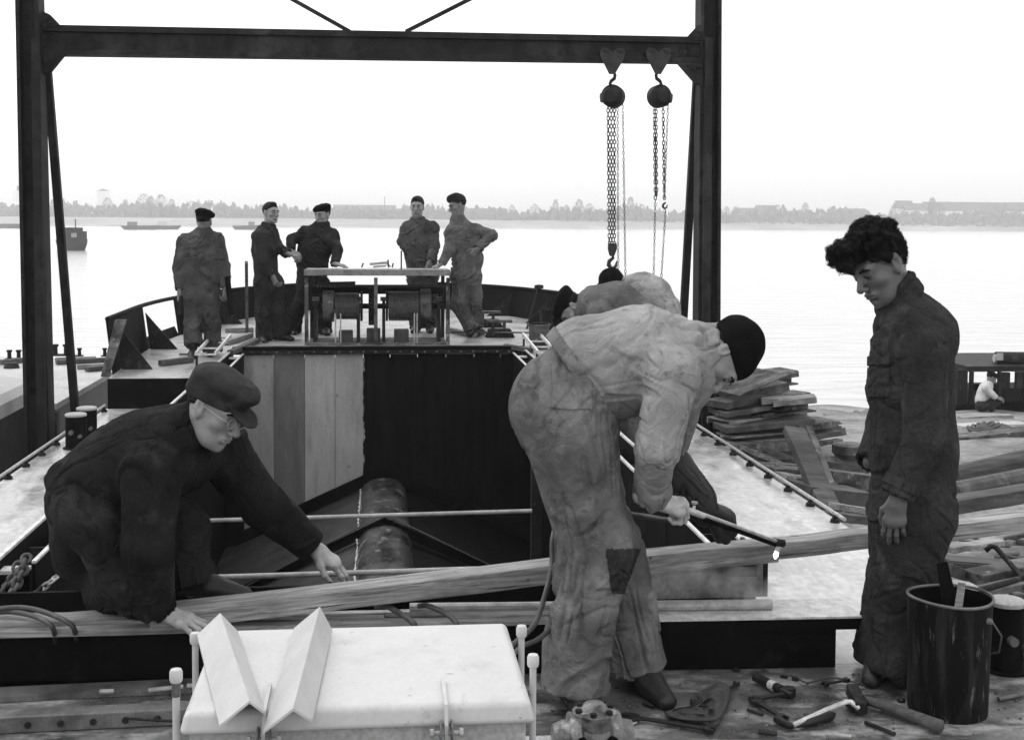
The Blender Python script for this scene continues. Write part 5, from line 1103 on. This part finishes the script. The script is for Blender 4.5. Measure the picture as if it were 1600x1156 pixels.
for i in range(24):
    x = rnd.uniform(1125,1225); y = rnd.uniform(622,692); L = rnd.uniform(28,75); d = 10.5+rnd.uniform(0,.7)
    scrapbeam(x,y,x+L,y-rnd.uniform(1,9),d,d+rnd.uniform(-.1,.3),rnd.uniform(.08,.25),rnd.uniform(.02,.05),'plate',rnd.choice(mm),'weathered flat length in the scrap stack beside the gantry foot','scrap_plate',g_)
scrapbeam(1240,672,1298,800,9.2,8.3,.15,.06,'plate','timber_dark','dark heavy plank leaning against the scrap stack, foot by the deck rail','leaning_plank',up=(0,1,0))
scrapbeam(1262,668,1310,790,9.5,8.6,.05,.05,'plate','scrap','thin pole leaning behind the heavy plank','leaning_pole',up=(0,1,0))
for i, (xa,ya,xb,yb,d,wd,ht,kd,m_,lb_) in enumerate([
  (1270,722,1350,735,9.4,.12,.06,'plate','timber_dark','dark board lying behind the standing man, left side'),(1290,742,1360,750,9.0,.16,.08,'plate','scrap','flat grey plate on the shore left of the standing man'),
  (1300,790,1365,800,7.8,.07,.04,'plate','timber','pale lath on the shore beside the end of the deck rail'),(1290,806,1350,812,7.6,.12,.05,'plate','timber_dark','dark board at the end of the deck rail'),(1245,765,1340,775,8.6,.3,.1,'plate','scrap_dark','dark slab under the leaning plank'),
  (1490,748,1640,713,8.0,.16,.1,'pipe','timber_dark','long dark pole behind the standing man, topmost of two'),(1490,775,1640,745,7.7,.17,.1,'pipe','scrap_dark','long dark pipe below the topmost pole, right edge'),(1480,790,1640,765,7.3,.14,.08,'plate','timber_dark','long dark board just behind the right-hand timber'),
  (1470,872,1600,882,5.9,.14,.05,'channel','scrap_dark','dark channel below the right-hand timber'),(1520,905,1620,885,5.6,.12,.06,'plate','scrap','grey board behind the bollards at right'),(1480,858,1560,846,6.1,.08,.03,'plate','timber','pale board end below the timber at right'),
  (1480,888,1560,915,5.6,.05,.05,'plate','timber_dark','dark batten behind the tarred stick'),(1500,930,1620,905,5.4,.09,.03,'plate','steel_grey','flat bar by the right-hand bollard'),
  (1495,668,1600,664,13.5,.2,.06,'plate','pontoon_top','pale plank on the shore below the dark cabin'),(1490,690,1640,672,12.0,.22,.1,'plate','scrap','long grey baulk lying across the shore right of the standing man'),(1500,654,1580,650,17,.12,.05,'plate','timber','pale board below the figure in white')]):
    scrapbeam(xa,ya,xb,yb,d,d+.2,wd,ht,kd,m_,lb_,['shore_board','shore_plate','shore_pole'][0 if kd == 'plate' else 1 if kd == 'channel' else 2])
# bent bar frame right
o = MB().tube([at(1540,860,5.75), at(1548,853,5.75), at(1556,855,5.75), at(1596,900,5.6), at(1612,935,5.4)], .012, 10).build('bent_bar', 'steel_dark', smooth=True); setp(o, 'bent steel bar rising to a hook at the right edge', 'bar')
o = MB().tube([at(1520,925,5.35), at(1592,905,5.55), at(1640,890,5.6)], .014, 10).build('cross_pipe', 'steel_dark'); setp(o, 'dark bar crossing under the bent hooked bar', 'bar')
o = MB().tube([at(1592,1000,4.9), at(1604,1020,4.85), at(1612,1060,4.8)], .012, 10).build('bright_pipe', 'steel_bright'); setp(o, 'bright bent pipe end at the right edge beside the bollard', 'pipe')
# manhole, mud patches, capstan
mp_ = onz(1547,679,-.75); mp_ = at(1547,679,12.4); mp_[2] = shorez(mp_[0], mp_[1])
r = thing('rope_coil', 'dark ring-shaped heap of rope on the shore at right', 'rope coil', mp_)
for i in range(4):
    rr_ = .21-.045*i; MB().tube([mp_+np.array([rr_*math.cos(t), rr_*.8*math.sin(t), .02+.014*i+.012*math.sin(5*t+i)]) for t in [2*math.pi*k/30 for k in range(30)]], .02, 8, closed=True).build('coil', 'rope', r, smooth=True)
r.name = 'rope_coil'
cp = at(1327,720,9.6); cp[2] = shorez(cp[0], cp[1]); r = thing('capstan', 'grey bollard-shaped capstan behind the standing man', 'capstan', cp)
MB().lathe([(0,0),(.16,0),(.16,.04),(.09,.07),(.085,.25),(.13,.30),(.13,.36),(0,.37)], cp, n=24).build('drum', 'scrap', r, sharp=35)
MB().tube([cp+np.array([-.28,0,.22]), cp+np.array([-.05,0,.22])], .055, 14).build('axle', 'scrap', r)
MB().box(cp[0]-.2,cp[0]+.2,cp[1]+.05,cp[1]+.3,cp[2]+.0,cp[2]+.12).build('bed', 'scrap_dark', r)
rs = random.Random(9)
MT['stone'] = mat('shore_rubble', .2, .9, .4, 6, .6, 20)
for i in range(60):
    x = rs.uniform(2.9, 8.5); y = rs.uniform(5.5, 22); s_ = rs.uniform(.04,.13); z_ = shorez(x, y)
    V_ = []; n = 7
    prof = [(0,-.3),(.9,-.1),(1,.25),(.6,.55),(0,.6)]
    mb = MB().lathe([(a*s_, b*s_) for a, b in prof], (x,y,z_), n=n); mb.v = [(v[0]+rs.uniform(-.2,.2)*s_, v[1]+rs.uniform(-.2,.2)*s_, v[2]+rs.uniform(-.12,.12)*s_) for v in mb.v]
    o = mb.build('rubble_stone', 'stone' if i % 3 else 'scrap_dark'); setp(o, 'lump of rubble lying on the shore at right', 'stone', 'rubble scattered on the shore')
# dark work boat at right with canopy
d = 24.; r = thing('work_boat', 'dark work boat with an open cabin and a roller on its roof', 'boat', onz(1560,645,-1.9))
def bx(x0_, y0_, x1_, y1_, d0_, dep, name, m):
    a = at(x0_, y1_, d0_); b = at(x1_, y0_, d0_); return MB().box(a[0], b[0], a[1], a[1]+dep, a[2], b[2]).build(name, m, r)
bx(1455,632,1760,662,d,3.0,'hull','steel_black'); bx(1512,574,1760,581,d-.1,2.4,'canopy','steel_dark')
bx(1495,578,1512,632,d,.1,'side_panel','steel_dark'); bx(1470,576,1514,592,d+.3,1.5,'locker','steel_black'); bx(1470,592.5,1511,620,d+.3,1.4,'locker','scrap'); bx(1470,620.5,1511,632,d+.3,1.5,'locker','steel_black')
for x in (1516,1560,1600,1650): bx(x,581,x+5,632,d,.08,'canopy_post','steel_dark')
bx(1566,582,1578,631,d+.6,.1,'cabin_wall','scrap_dark'); bx(1588,582,1700,631,d+.5,.1,'cabin_wall','scrap_dark'); bx(1568,608,1760,631,d+.4,.08,'cabin_wall','steel_dark'); bx(1516,600,1566,632,d+1.9,.08,'cabin_wall','steel_dark')
MB().tube([at(1556,560,d+.4), at(1760,562,d+.4)], .13, 16).build('roller', 'steel_dark', r); MB().tube([at(1553,560,d+.39), at(1556.5,560,d+.39)], .08, 16).build('roller_end', 'white_side', r)
MB().box(*[v for p_ in [] for v in p_]) if False else None
bx(1558,552,1568,563,d+.25,.02,'marking','white_side')
for x in (1562,1598): bx(x,566,x+10,574,d+.3,.3,'roller_chock','steel_dark')

for i, (pts, r_, lb_) in enumerate([
  ([(1478,900,.0),(1500,893,.02),(1530,905,.03),(1560,918,.02),(1600,915,.02),(1640,925,.0)], .009, 'dark hose trailing behind the right-hand bollards'),
  ([(1475,845,.0),(1510,838,.03),(1545,850,.03),(1575,868,.02),(1610,872,.0),(1650,868,.0)], .008, 'dark cable looping under the right-hand timber'),
  ([(1345,1068,.0),(1300,1058,.012),(1262,1066,.012),(1240,1056,.012),(1200,1050,.012)], .004, 'thin dark wire on the deck below the coaming end')]):
    hose([onz(x, y, z+(r_ if i == 2 else -.1)) for x, y, z in pts], r_, lb_)
rj = random.Random(77)
for i in range(26):
    x = rj.uniform(1480,1600); y = rj.uniform(842,932); L = rj.uniform(25,70); an = rj.uniform(-.5,.3); dd_ = 1.85*2000/(y-350)
    if i > 15: x = rj.uniform(1265,1350); y = rj.uniform(700,800); dd_ = 1.98*2000/(y-348)
    scrapbeam(x, y, x+L, y+L*an*.5, dd_, dd_+rj.uniform(-.15,.3), rj.uniform(.03,.11), rj.uniform(.012,.04), 'plate', rj.choice(['scrap','scrap_dark','timber_dark','timber','scrap_dark']), 'short scrap length jumbled on the shore beside the deck edge', 'scrap_offcut', 'scrap offcuts jumbled on the shore')

spanner([(1150,1068),(1128,1084)], .008, 'tiny spanner lying above the rag', heads=(.012,.010))
spanner([(1290,1068),(1322,1062)], .008, 'small spanner under the coaming end', heads=(.013,.012))
for i, (pts, r_, lb_, m_) in enumerate([([(1168,1108),(1192,1116)], .006, 'short steel pin left of the open spanners', 'chain'),([(1352,1128),(1398,1146)], .007, 'short dark rod in front of the sledge hammer', 'steel_dark'),([(1290,1146),(1330,1150)], .006, 'thin bright rod near the bottom edge', 'galv'),([(1185,1142),(1214,1146)], .009, 'short steel stub near the bottom edge', 'chain'),([(1560,1092),(1600,1084)], .008, 'steel rod beside the right-hand bollard foot', 'steel_grey'),([(1005,1098),(1022,1104)], .006, 'small bolt by the toe of the shoe', 'chain')]):
    A = [onz(x, y, r_+.002) for x, y in pts]; o = MB().tube(A, r_, 8).build('steel_pin', m_); setp(o, lb_, 'pin')
rk = random.Random(12); mb = MB()
for i in range(260):
    x = rk.uniform(.55, 2.3); y = rk.uniform(3.6, 4.6); s_ = rk.uniform(.002, .007); mb.lathe([(0,0),(s_,0),(s_*.6,s_*.6),(0,s_*.7)], (x,y,.001), n=5)
setp(mb.build('debris', 'scrap_dark'), 'fine chips and slag scattered over the worn deck', 'debris', kind='stuff')
MT['cloth_bent'] = cloth('grey_work_jacket', .12, .07, light=.17)
# ------------------------------------------------------------ people
def HD(px, py, d, fwd, up, **k): return dict(c=at(px, py, d), fwd=imgdir(*fwd), up=imgdir(*up), **k)
def HN(dr, back, curl=(15,18,22,26), **k): return dict(dir=imgdir(*dr), back=imgdir(*back), curl=tuple(curl), **k)
# standing man at right
d = 4.80
R_ = person('standing young man with thick curly hair in a dark coverall, looking down', None, onz(1390,1048,0),
  [P(1428,800,d), P(1428,700,d), P(1422,600,d), P(1428,525,d), P(1408,474,d)],
  [(P(1440,556,d-.19), P(1446,682,d-.24), P(1404,772,d-.24), HN((-.16,1,.0), (-.45,-.1,-.9), (24,20,20,26), thumb=35, mirror=False, s=.92)),
   (P(1415,545,d+.17), P(1385,660,d+.22), P(1358,722,d+.10), None)],
  [(P(1432,812,d-.09), P(1412,915,d-.09), P(1402,1044,d-.09), onz(1396,1066,0.0)), (P(1424,808,d+.09), P(1398,905,d+.09), P(1382,1030,d+.09), onz(1375,1054,0.0))],
  HD(1376,416,d-.03, (-.90,.56,-.42), (-.54,-.86,-.10), s=1.10, col=1.08, colh=.28, colt=1.5), s=1.04, res=.0055, top='cloth_dark', skin='skin_tan', hands='skin_tan', hair='curly', hairm='hair', seed=3, fine=True,
  torso=[.160,.152,.148,.144,.070], torso_w=1.12, bulk=.97, hem=.096, sleeve=1.14, extra_top=[Cone(P(1420,820,d-.07), P(1400,1040,d-.07), .135, .10, .05, capb=True), Cone(P(1418,815,d+.08), P(1385,1030,d+.08), .13, .10, .05, capb=True)])
V, Fq, N = R_['top']
def win0(x0, y0, x1, y1, dmax):
    return lambda V: ((lambda q: (q[0] > x0) & (q[0] < x1) & (q[1] > y0) & (q[1] < y1) & (q[2] < dmax))(pix0(V)))
def pix0(V):
    q = (V-CAM)@RC; return CX+F*q[:,0]/-q[:,2], CY-F*q[:,1]/-q[:,2], -q[:,2]
patch(R_['root'], 'pocket_flap', 'cloth_dark', V, Fq, N, win0(1354,556,1394,572,4.9), .007)
patch(R_['root'], 'chest_pocket', 'cloth_dark', V, Fq, N, win0(1356,574,1392,622,4.9), .004)
patch(R_['root'], 'cuff', 'cloth_dark', V, Fq, N, lambda v: (np.abs((v-P(1408,756,d-.24))@nrm(P(1404,772,d-.24)-P(1446,682,d-.24))) < .020) & (np.linalg.norm(v-P(1408,756,d-.24), axis=1) < .10), .006)
# bending man
d = 4.58
C_ = person('bending man in pale canvas jacket and stained trousers holding a cutting torch', None, onz(930,1095,0),
  [P(884,612,d), P(918,576,d), P(985,566,d), P(1050,579,d), P(1103,554,d)],
  [(P(1052,588,d-.20), P(1026,700,d-.22), P(1016,778,d-.06), HN((.96,.28,.05), (.1,-.9,-.5), (62,66,68,72), thumb=60, mirror=True, s=1.08)),
   (P(1070,606,d+.22), P(1040,716,d+.40), P(1088,782,d+.30), HN((.9,.42,.0), (.3,-.9,-.2), (50,55,60,60), thumb=50, glove='glove', bulk=.006, s=1.2))],
  [(P(884,640,d-.10), P(926,850,d-.08), P(898,1072,d-.12), onz(905,1116,0)), (P(890,640,d+.10), P(958,850,d+.12), P(998,1042,d+.10), onz(1032,1100,0))],
  HD(1127,555,d-.03, (.02,1,-.22), (.97,.02,-.02), s=1.04, col=1.15, colh=.36, colt=1.4), s=1.06, res=.0055, top='cloth_light', bot='cloth_mid', skin='skin', hands='skin_dirty', hair='under', cap='skullcap', seed=11, fine=True,
  torso=[.175,.160,.165,.150,.075], torso_w=1.12, hem=.100, sleeve=1.12, amp=1.35, top_cut=(P(898,585,4.58), P(985,545,4.58)-P(884,612,4.58)),
  extra_top=[Cone(P(1010,530,d), P(1085,545,d), .115, .09, .06), Cone(P(925,600,d), P(965,610,d), .11, .10, .05)],
  extra_bot=[Cone(P(880,625,d), P(925,592,d), .178, .170, .04, w=RC@np.array([0,0,1.]), ws=1.05), Ell(P(884,638,d-.05), (.160,.165,.18), .08), Cone(P(880,650,d-.08), P(935,850,d-.08), .165, .120, .05), Cone(P(930,850,d-.08), P(892,1078,d-.12), .120, .108, .05, capb=True), Cone(P(958,850,d+.10), P(1000,1048,d+.10), .10, .086, .05, capb=True)])
hc, HRm, hs = C_['head']
ge, gw = P(1048,735,4.58+.37), P(1086,781,4.58+.30); gv, gf = field_mesh([Cone(ge, gw, .100, .078, .02, capb=False), Cone(gw, gw+(gw-ge)*.4, .062, .05, .03)], .006); gn = vnormals(gv, gf); gv = folds(gv, gn, [(ge, gw, .08, 1., .05)], .012, 5); link_mesh('shade_gauntlet', gv, gf, 'glove', C_['root'], smooth=True)  # dark gauntlet added over the far forearm; its black stands for sleeve shade
V, Fq, N = C_['bot']
Vj, Fj, Nj = C_['top']; pw_ = P(898,585,4.58); nw_ = nrm(P(985,545,4.58)-P(884,612,4.58))
patch(C_['root'], 'waistband', 'cloth_mid', Vj, Fj, Nj, lambda v: (np.abs((v-pw_)@nw_-.012) < .024) & (np.linalg.norm(v-pw_, axis=1) < .30), .005)
Mrt = RC.T
def pix(V):
    q = (V-CAM)@RC; return CX+F*q[:,0]/-q[:,2], CY-F*q[:,1]/-q[:,2], -q[:,2]
x_, y_, z_ = pix(V); near = z_ < 4.62
def win(x0, y0, x1, y1, wv=3, dmax=9):
    def t(V):
        X, Y, Z = pix(V); j = .8*np.sin(Y*.15)+.8*np.sin(X*.13); return (X > x0+j) & (X < x1+j) & (Y > y0-j) & (Y < y1+j) & (Z < dmax)
    return t
def kp(V):
    X, Y, Z = pix(V); return (Y > 856) & (Y < 928) & (X > 945+(Y-856)*.14) & (X < 1001-(Y-856)*.34)
patch(C_['root'], 'knee_patch', 'cloth_dark', V, Fq, N, kp, .004)
patch(C_['root'], 'trouser_pocket', 'cloth_mid', V, Fq, N, win(862,566,925,640,dmax=4.6), .005)
# kneeling man
d = 4.68
K_ = person('kneeling man in a peaked cap and glasses, dark wool jacket, reaching over the hatch', None, onz(240,960,.23),
  [P(148,770,d+.02), P(178,742,d+.02), P(222,720,d+.04), P(268,700,d+.06), P(305,668,d+.06)],
  [(P(238,742,d-.16), P(232,852,d-.24), P(240,950,d-.14), HN((.94,.30,-.12), (.05,-1,-.15), (8,10,12,16), thumb=10, mirror=True, s=1.1, out=.03)),
   (P(342,700,d+.24), P(412,790,d+.34), P(484,850,d+.42), HN((.80,.60,.02), (.30,-.95,-.2), (14,16,20,26), thumb=12, s=1.1, out=.03))],
  [(P(140,800,d-.10), P(196,905,d-.16), P(170,930,d+.26), None), (P(160,800,d+.14), P(280,828,d+.20), P(298,918,d+.16), at(336,936,d+.14))],
  HD(336,638,d-.02, (.82,.50,-.40), (.40,-.90,-.06), s=1.10, col=1.15, colh=.25, colt=1.4), s=1.04, res=.0055, top='cloth_black', bot='cloth_navy', skin='skin', hands='skin_hand', hair='under', cap='peaked', capm='felt_grey', seed=23, fine=True,
  torso=[.150,.155,.165,.160,.080], torso_w=1.25, hem=.10, sleeve=1.34, amp=1.2, extra_top=[Cone(P(108,755,d), P(150,790,d), .09, .09, .05)], extra_bot=[Cone(P(120,790,d+.05), P(128,870,d+.2), .12, .10, .05), Cone(P(190,900,d-.1), P(215,930,d-.1), .10, .075, .05), Ell(P(285,828,d+.18), (.11,.11,.11), .04)])
hc, HRm, hs = K_['head']; T_ = lambda x, y, z: hc+HRm@(np.array([x,y,z])*hs)
g = MB()
for q in (-1, 1):
    g.tube([T_(q*.032+.020*math.cos(a), .104, .002+.018*math.sin(a)) for a in [2*math.pi*i/20 for i in range(20)]], .0014*hs, 6, closed=True)
    g.tube([T_(q*.053,.103,.006), T_(q*.068,.08,.008), T_(q*.080,.0,.012), T_(q*.081,-.018,.004), T_(q*.078,-.026,-.016)], .0016*hs, 6)
g.tube([T_(-.012,.105,.006), T_(0,.110,.010), T_(.012,.105,.006)], .0014*hs, 6); g.build('glasses', 'galv', K_['root'], smooth=True)
# men on the raised deck
grp = 'men standing on the raised deck'
d = 13.0; bz = deckp(318,560)
person('broad man in a black beret seen from behind, walking away on the raised deck', grp, bz,
  [P(314,462,d), P(314,430,d), P(313,400,d), P(315,380,d), P(317,364,d)],
  [(P(289,378,d-.02), P(280,418,d), P(281,452,d-.05), HN((-.05,1,0), (-.8,0,-.5), (60,60,60,60), s=1.1)), (P(338,376,d), P(350,415,d), P(353,449,d-.05), HN((0,1,0), (.8,0,-.5), (60,60,60,60), mirror=True, s=1.1))],
  [(P(303,464,d), P(301,506,d-.02), P(302,540,d-.1), deckp(298,564)), (P(328,464,d), P(332,506,d), P(332,548,d+.05), deckp(330,556))],
  HD(319,345,d, (.15,.12,1), (.04,-1,.1), s=.93), s=.92, res=.008, top='cloth_grey', skin='skin_far', hands='skin_far', hair='short', cap='beret', seed=31, hem=.095, torso=[.135,.14,.15,.14,.075], torso_w=1.42, amp=1.9, bulk=1.06)
o = MB().beam(at(283,462,12.9), at(281,492,12.9), .035, .035).add([], []).build('mallet', 'steel_dark', bevel=.004); setp(o, 'dark mallet held down in the walking man\'s left hand', 'mallet')
MB_ = MB().beam(at(355,432,12.9), at(362,492,12.85), .045, .05).build('heavy_bag', 'steel_black', bevel=.008); setp(MB_, 'long dark tool case held in the walking man\'s right hand', 'case')
d = 14.2
person('dark haired man turned aside with one sleeve crossed, looking over his shoulder', grp, deckp(423,535),
  [P(418,440,d), P(415,415,d), P(414,390,d), P(415,372,d), P(419,354,d)],
  [(P(404,370,d-.14), P(409,404,d-.2), P(425,430,d-.16), HN((.4,.9,0), (-.6,.2,-.7), (40,40,40,40))), (P(424,366,d+.12), P(436,388,d+.05), P(450,396,d-.1), HN((.9,.3,0), (.2,-.9,-.3), (50,50,50,50), mirror=True))],
  [(P(414,444,d-.05), P(410,488,d-.05), P(412,530,d), deckp(416,540)), (P(426,442,d+.08), P(434,486,d), P(438,526,d+.1), deckp(446,532))],
  HD(423,333,d, (.75,.05,-.65), (.06,-1,0), s=.96), s=.94, res=.008, top='cloth_dark', skin='skin', hands='skin_far', hair='short', seed=37, torso_w=1.2, torso=[.14,.125,.14,.14,.075], hem=.10, amp=1.9, extra_top=[Cone(P(428,450,d), P(446,510,d+.1), .11, .09, .06)])
d = 14.9
person('man in a black beret stooping with one hand on the winch table', grp, deckp(478,528),
  [P(488,440,d), P(488,415,d), P(492,390,d), P(498,370,d), P(503,353,d)],
  [(P(477,364,d), P(456,374,d-.05), P(455,392,d-.2), HN((.8,.5,0), (-.2,-.7,-.6), (40,40,40,40))), (P(520,368,d), P(527,392,d-.1), P(524,412,d-.3), HN((.8,.2,-.3), (.1,-1,-.1), (20,20,20,20), mirror=True))],
  [(P(480,446,d), P(466,480,d-.1), P(458,520,d+.05), deckp(462,530)), (P(498,446,d), P(507,486,d), P(508,520,d), deckp(512,526))],
  HD(504,336,d, (-.50,.22,-.85), (-.08,-1,-.12), s=.98), s=.97, res=.008, top='cloth_navy', skin='skin', hands='skin', hair='short', cap='beret', seed=41, torso_w=1.3, torso=[.14,.14,.15,.14,.075], hem=.09, amp=1.9)
d = 15.2
person('frowning man facing the camera with one hand on his hip, behind the winch', grp, deckp(662,522),
  [P(661,428,d), P(658,404,d), P(655,382,d), P(654,362,d), P(652,345,d)],
  [(P(637,356,d), P(629,378,d), P(641,397,d-.05), HN((.8,.4,0), (-.6,-.5,-.6), (50,50,50,50))), (P(676,356,d), P(680,384,d-.1), P(672,408,d-.3), HN((-.2,1,-.2), (.5,-.4,-.7), (30,30,30,30), mirror=True))],
  [(P(653,432,d), P(652,475,d), P(652,512,d), deckp(648,520)), (P(670,432,d), P(674,475,d), P(672,512,d), deckp(672,522))],
  HD(652,323,d, (-.10,.18,-1), (.02,-1,-.1), s=.98), s=.97, res=.008, top='cloth_grey', skin='skin', hands='skin_far', hair='short', seed=43, torso_w=1.3, torso=[.145,.14,.155,.145,.075], hem=.09, amp=1.9)
d = 14.7
person('young man in a baggy grey coverall leaning on the winch, elbow out behind him', grp, deckp(738,524),
  [P(728,430,d), P(730,405,d), P(727,380,d), P(722,362,d), P(716,344,d)],
  [(P(706,362,d-.05), P(702,392,d-.15), P(690,412,d-.2), HN((-.8,.4,0), (0,-1,-.2), (20,20,20,20), mirror=True)), (P(742,360,d), P(769,368,d-.06), P(748,388,d-.12), HN((-.6,.6,0), (.5,.2,-.8), (50,50,50,50)))],
  [(P(722,436,d), P(716,478,d-.05), P(736,514,d-.05), deckp(752,524)), (P(738,434,d), P(742,474,d), P(745,508,d+.1), deckp(764,520))],
  HD(715,321,d, (-.85,.35,-.35), (-.30,-.95,0), s=.98), s=.97, res=.008, top='cloth_grey2', skin='skin_far', hands='skin_far', hair='fringe', hairm='hair_mid', seed=47, torso_w=1.25, torso=[.15,.14,.15,.14,.075], hem=.085, amp=2.0)
# two men bent over the right coaming
d = 9.0; grp = 'men bent over the right side of the hatch'
person('bent man in a dark beret, back arched, between the stooping torch man and the river', grp, onz(985,715,0),
  [P(1012,540,d), P(995,500,d), P(962,478,d), P(930,480,d), P(906,492,d)],
  [(P(935,490,d-.18), P(925,560,d-.2), P(905,610,d-.1), HN((-.4,.9,0), (0,-.4,-.9), (40,40,40,40))), (P(925,500,d+.18), P(910,560,d+.2), P(890,600,d+.1), HN((-.4,.9,0), (0,-.4,.9), (40,40,40,40), mirror=True))],
  [(P(1012,550,d-.1), P(1000,640,d-.1), P(1000,712,d-.1), onz(975,725,0)), (P(1005,550,d+.1), P(985,640,d+.1), P(990,700,d+.1), onz(965,708,0))],
  HD(893,482,d, (-.35,.9,-.2), (-.9,-.4,0), s=1.0), s=1., res=.012, top='cloth_bent', skin='skin', hands='skin_far', hair='short', cap='beret', seed=53, torso=[.14,.15,.16,.14,.08], hem=.09)
d = 9.9
person('bent man in a mottled pale jacket and dark cap under the chain hook', grp, onz(1040,700,0),
  [P(1040,520,d), P(1034,485,d), P(1018,462,d), P(1000,452,d), P(982,447,d)],
  [(P(1000,460,d-.18), P(1005,520,d-.25), P(990,560,d-.2), HN((-.4,.9,0), (0,-.4,-.9), (40,40,40,40))), (P(985,462,d+.18), P(970,520,d+.2), P(955,560,d+.1), HN((-.4,.9,0), (0,-.4,.9), (40,40,40,40), mirror=True))],
  [(P(1040,525,d-.1), P(1025,600,d-.1), P(1035,660,d-.1), onz(1015,690,0)), (P(1036,525,d+.1), P(1015,600,d+.1), P(1025,655,d+.1), onz(1000,680,0))],
  HD(960,450,d, (-.5,.8,-.1), (-.75,-.6,0), s=1.0), s=1., res=.012, top='cloth_patch', bot='cloth_grey', skin='skin', hands='skin_far', hair='short', cap='skullcap', seed=59, torso=[.12,.13,.14,.135,.08], hem=.08, extra_top=[Ell(P(992,440,d), (.05,.05,.06), .03), Cone(P(1030,470,d-.1), P(1052,505,d-.1), .08, .07, .04)])
# crouching figure in white, far right
d = 23.5
person('small crouching figure in a white jacket on the dark work boat', None, at(1541,640,d),
  [P(1534,634,d), P(1534,624,d), P(1537,613,d), P(1541,606,d), P(1545,600,d)],
  [(P(1541,606,d-.17), P(1550,616,d-.2), P(1556,622,d-.2), HN((1,.2,0), (0,-1,0), (30,30,30,30))), (P(1541,606,d+.15), P(1550,616,d+.2), P(1557,620,d+.2), HN((1,.2,0), (0,-1,0), (30,30,30,30), mirror=True))],
  [(P(1533,634,d-.1), P(1556,628,d-.1), P(1545,640,d-.1), None), (P(1533,634,d+.1), P(1556,628,d+.1), P(1545,640,d+.1), None)],
  HD(1549,590,d, (.8,.5,0), (.4,-.9,0), s=.9), s=.9, res=.016, top='white_paint', bot='cloth_dark', skin='skin_far', hands='skin_far', hair='short', cap='beret', seed=61)
# thin smoke under the torch
sm = link_mesh('smoke', *(lambda vf: (vf[0]+at(1135,912,4.86), vf[1]))(field_mesh([Ell((0,0,0), (.17,.05,.075), .05), Ell((.10,-.02,-.04), (.10,.05,.05), .05), Ell((-.12,0,.03), (.12,.05,.06), .05)], .02)), 'water', None, smooth=True)
smm = bpy.data.materials.new('smoke'); smm.use_nodes = True; n = smm.node_tree.nodes; n.clear(); ho = n.new('ShaderNodeOutputMaterial'); pv = n.new('ShaderNodeVolumePrincipled'); tc = n.new('ShaderNodeTexCoord'); nz = n.new('ShaderNodeTexNoise'); nz.inputs['Scale'].default_value = 9; nz.inputs['Detail'].default_value = 3; mr = n.new('ShaderNodeMapRange')
mr.inputs[1].default_value = .42; mr.inputs[2].default_value = .7; mr.inputs[3].default_value = 0; mr.inputs[4].default_value = 7.; pv.inputs['Color'].default_value = (.95,.95,.95,1)
for a_, b_ in ((tc.outputs['Object'], nz.inputs[0]), (nz.outputs[0], mr.inputs[0]), (mr.outputs[0], pv.inputs['Density']), (pv.outputs[0], ho.inputs['Volume'])): smm.node_tree.links.new(a_, b_)
sm.data.materials.clear(); sm.data.materials.append(smm); setp(sm, 'thin wisp of smoke under the torch nozzle in front of the grey plate', 'smoke', kind='stuff')
# ------------------------------------------------------------ haze over the river
hb = MB().box(-1000, 1000, -70, 880, WZ-3, 27).build('haze', 'water'); hm = bpy.data.materials.new('haze'); hm.use_nodes = True; n = hm.node_tree.nodes; n.clear()
ho = n.new('ShaderNodeOutputMaterial'); pv = n.new('ShaderNodeVolumePrincipled'); pv.inputs['Color'].default_value = (1,1,1,1); pv.inputs['Density'].default_value = .0007; pv.inputs['Anisotropy'].default_value = .2
hm.node_tree.links.new(pv.outputs[0], ho.inputs['Volume']); hb.data.materials.clear(); hb.data.materials.append(hm); setp(hb, 'pale river haze fading the far bank', 'haze', kind='stuff')
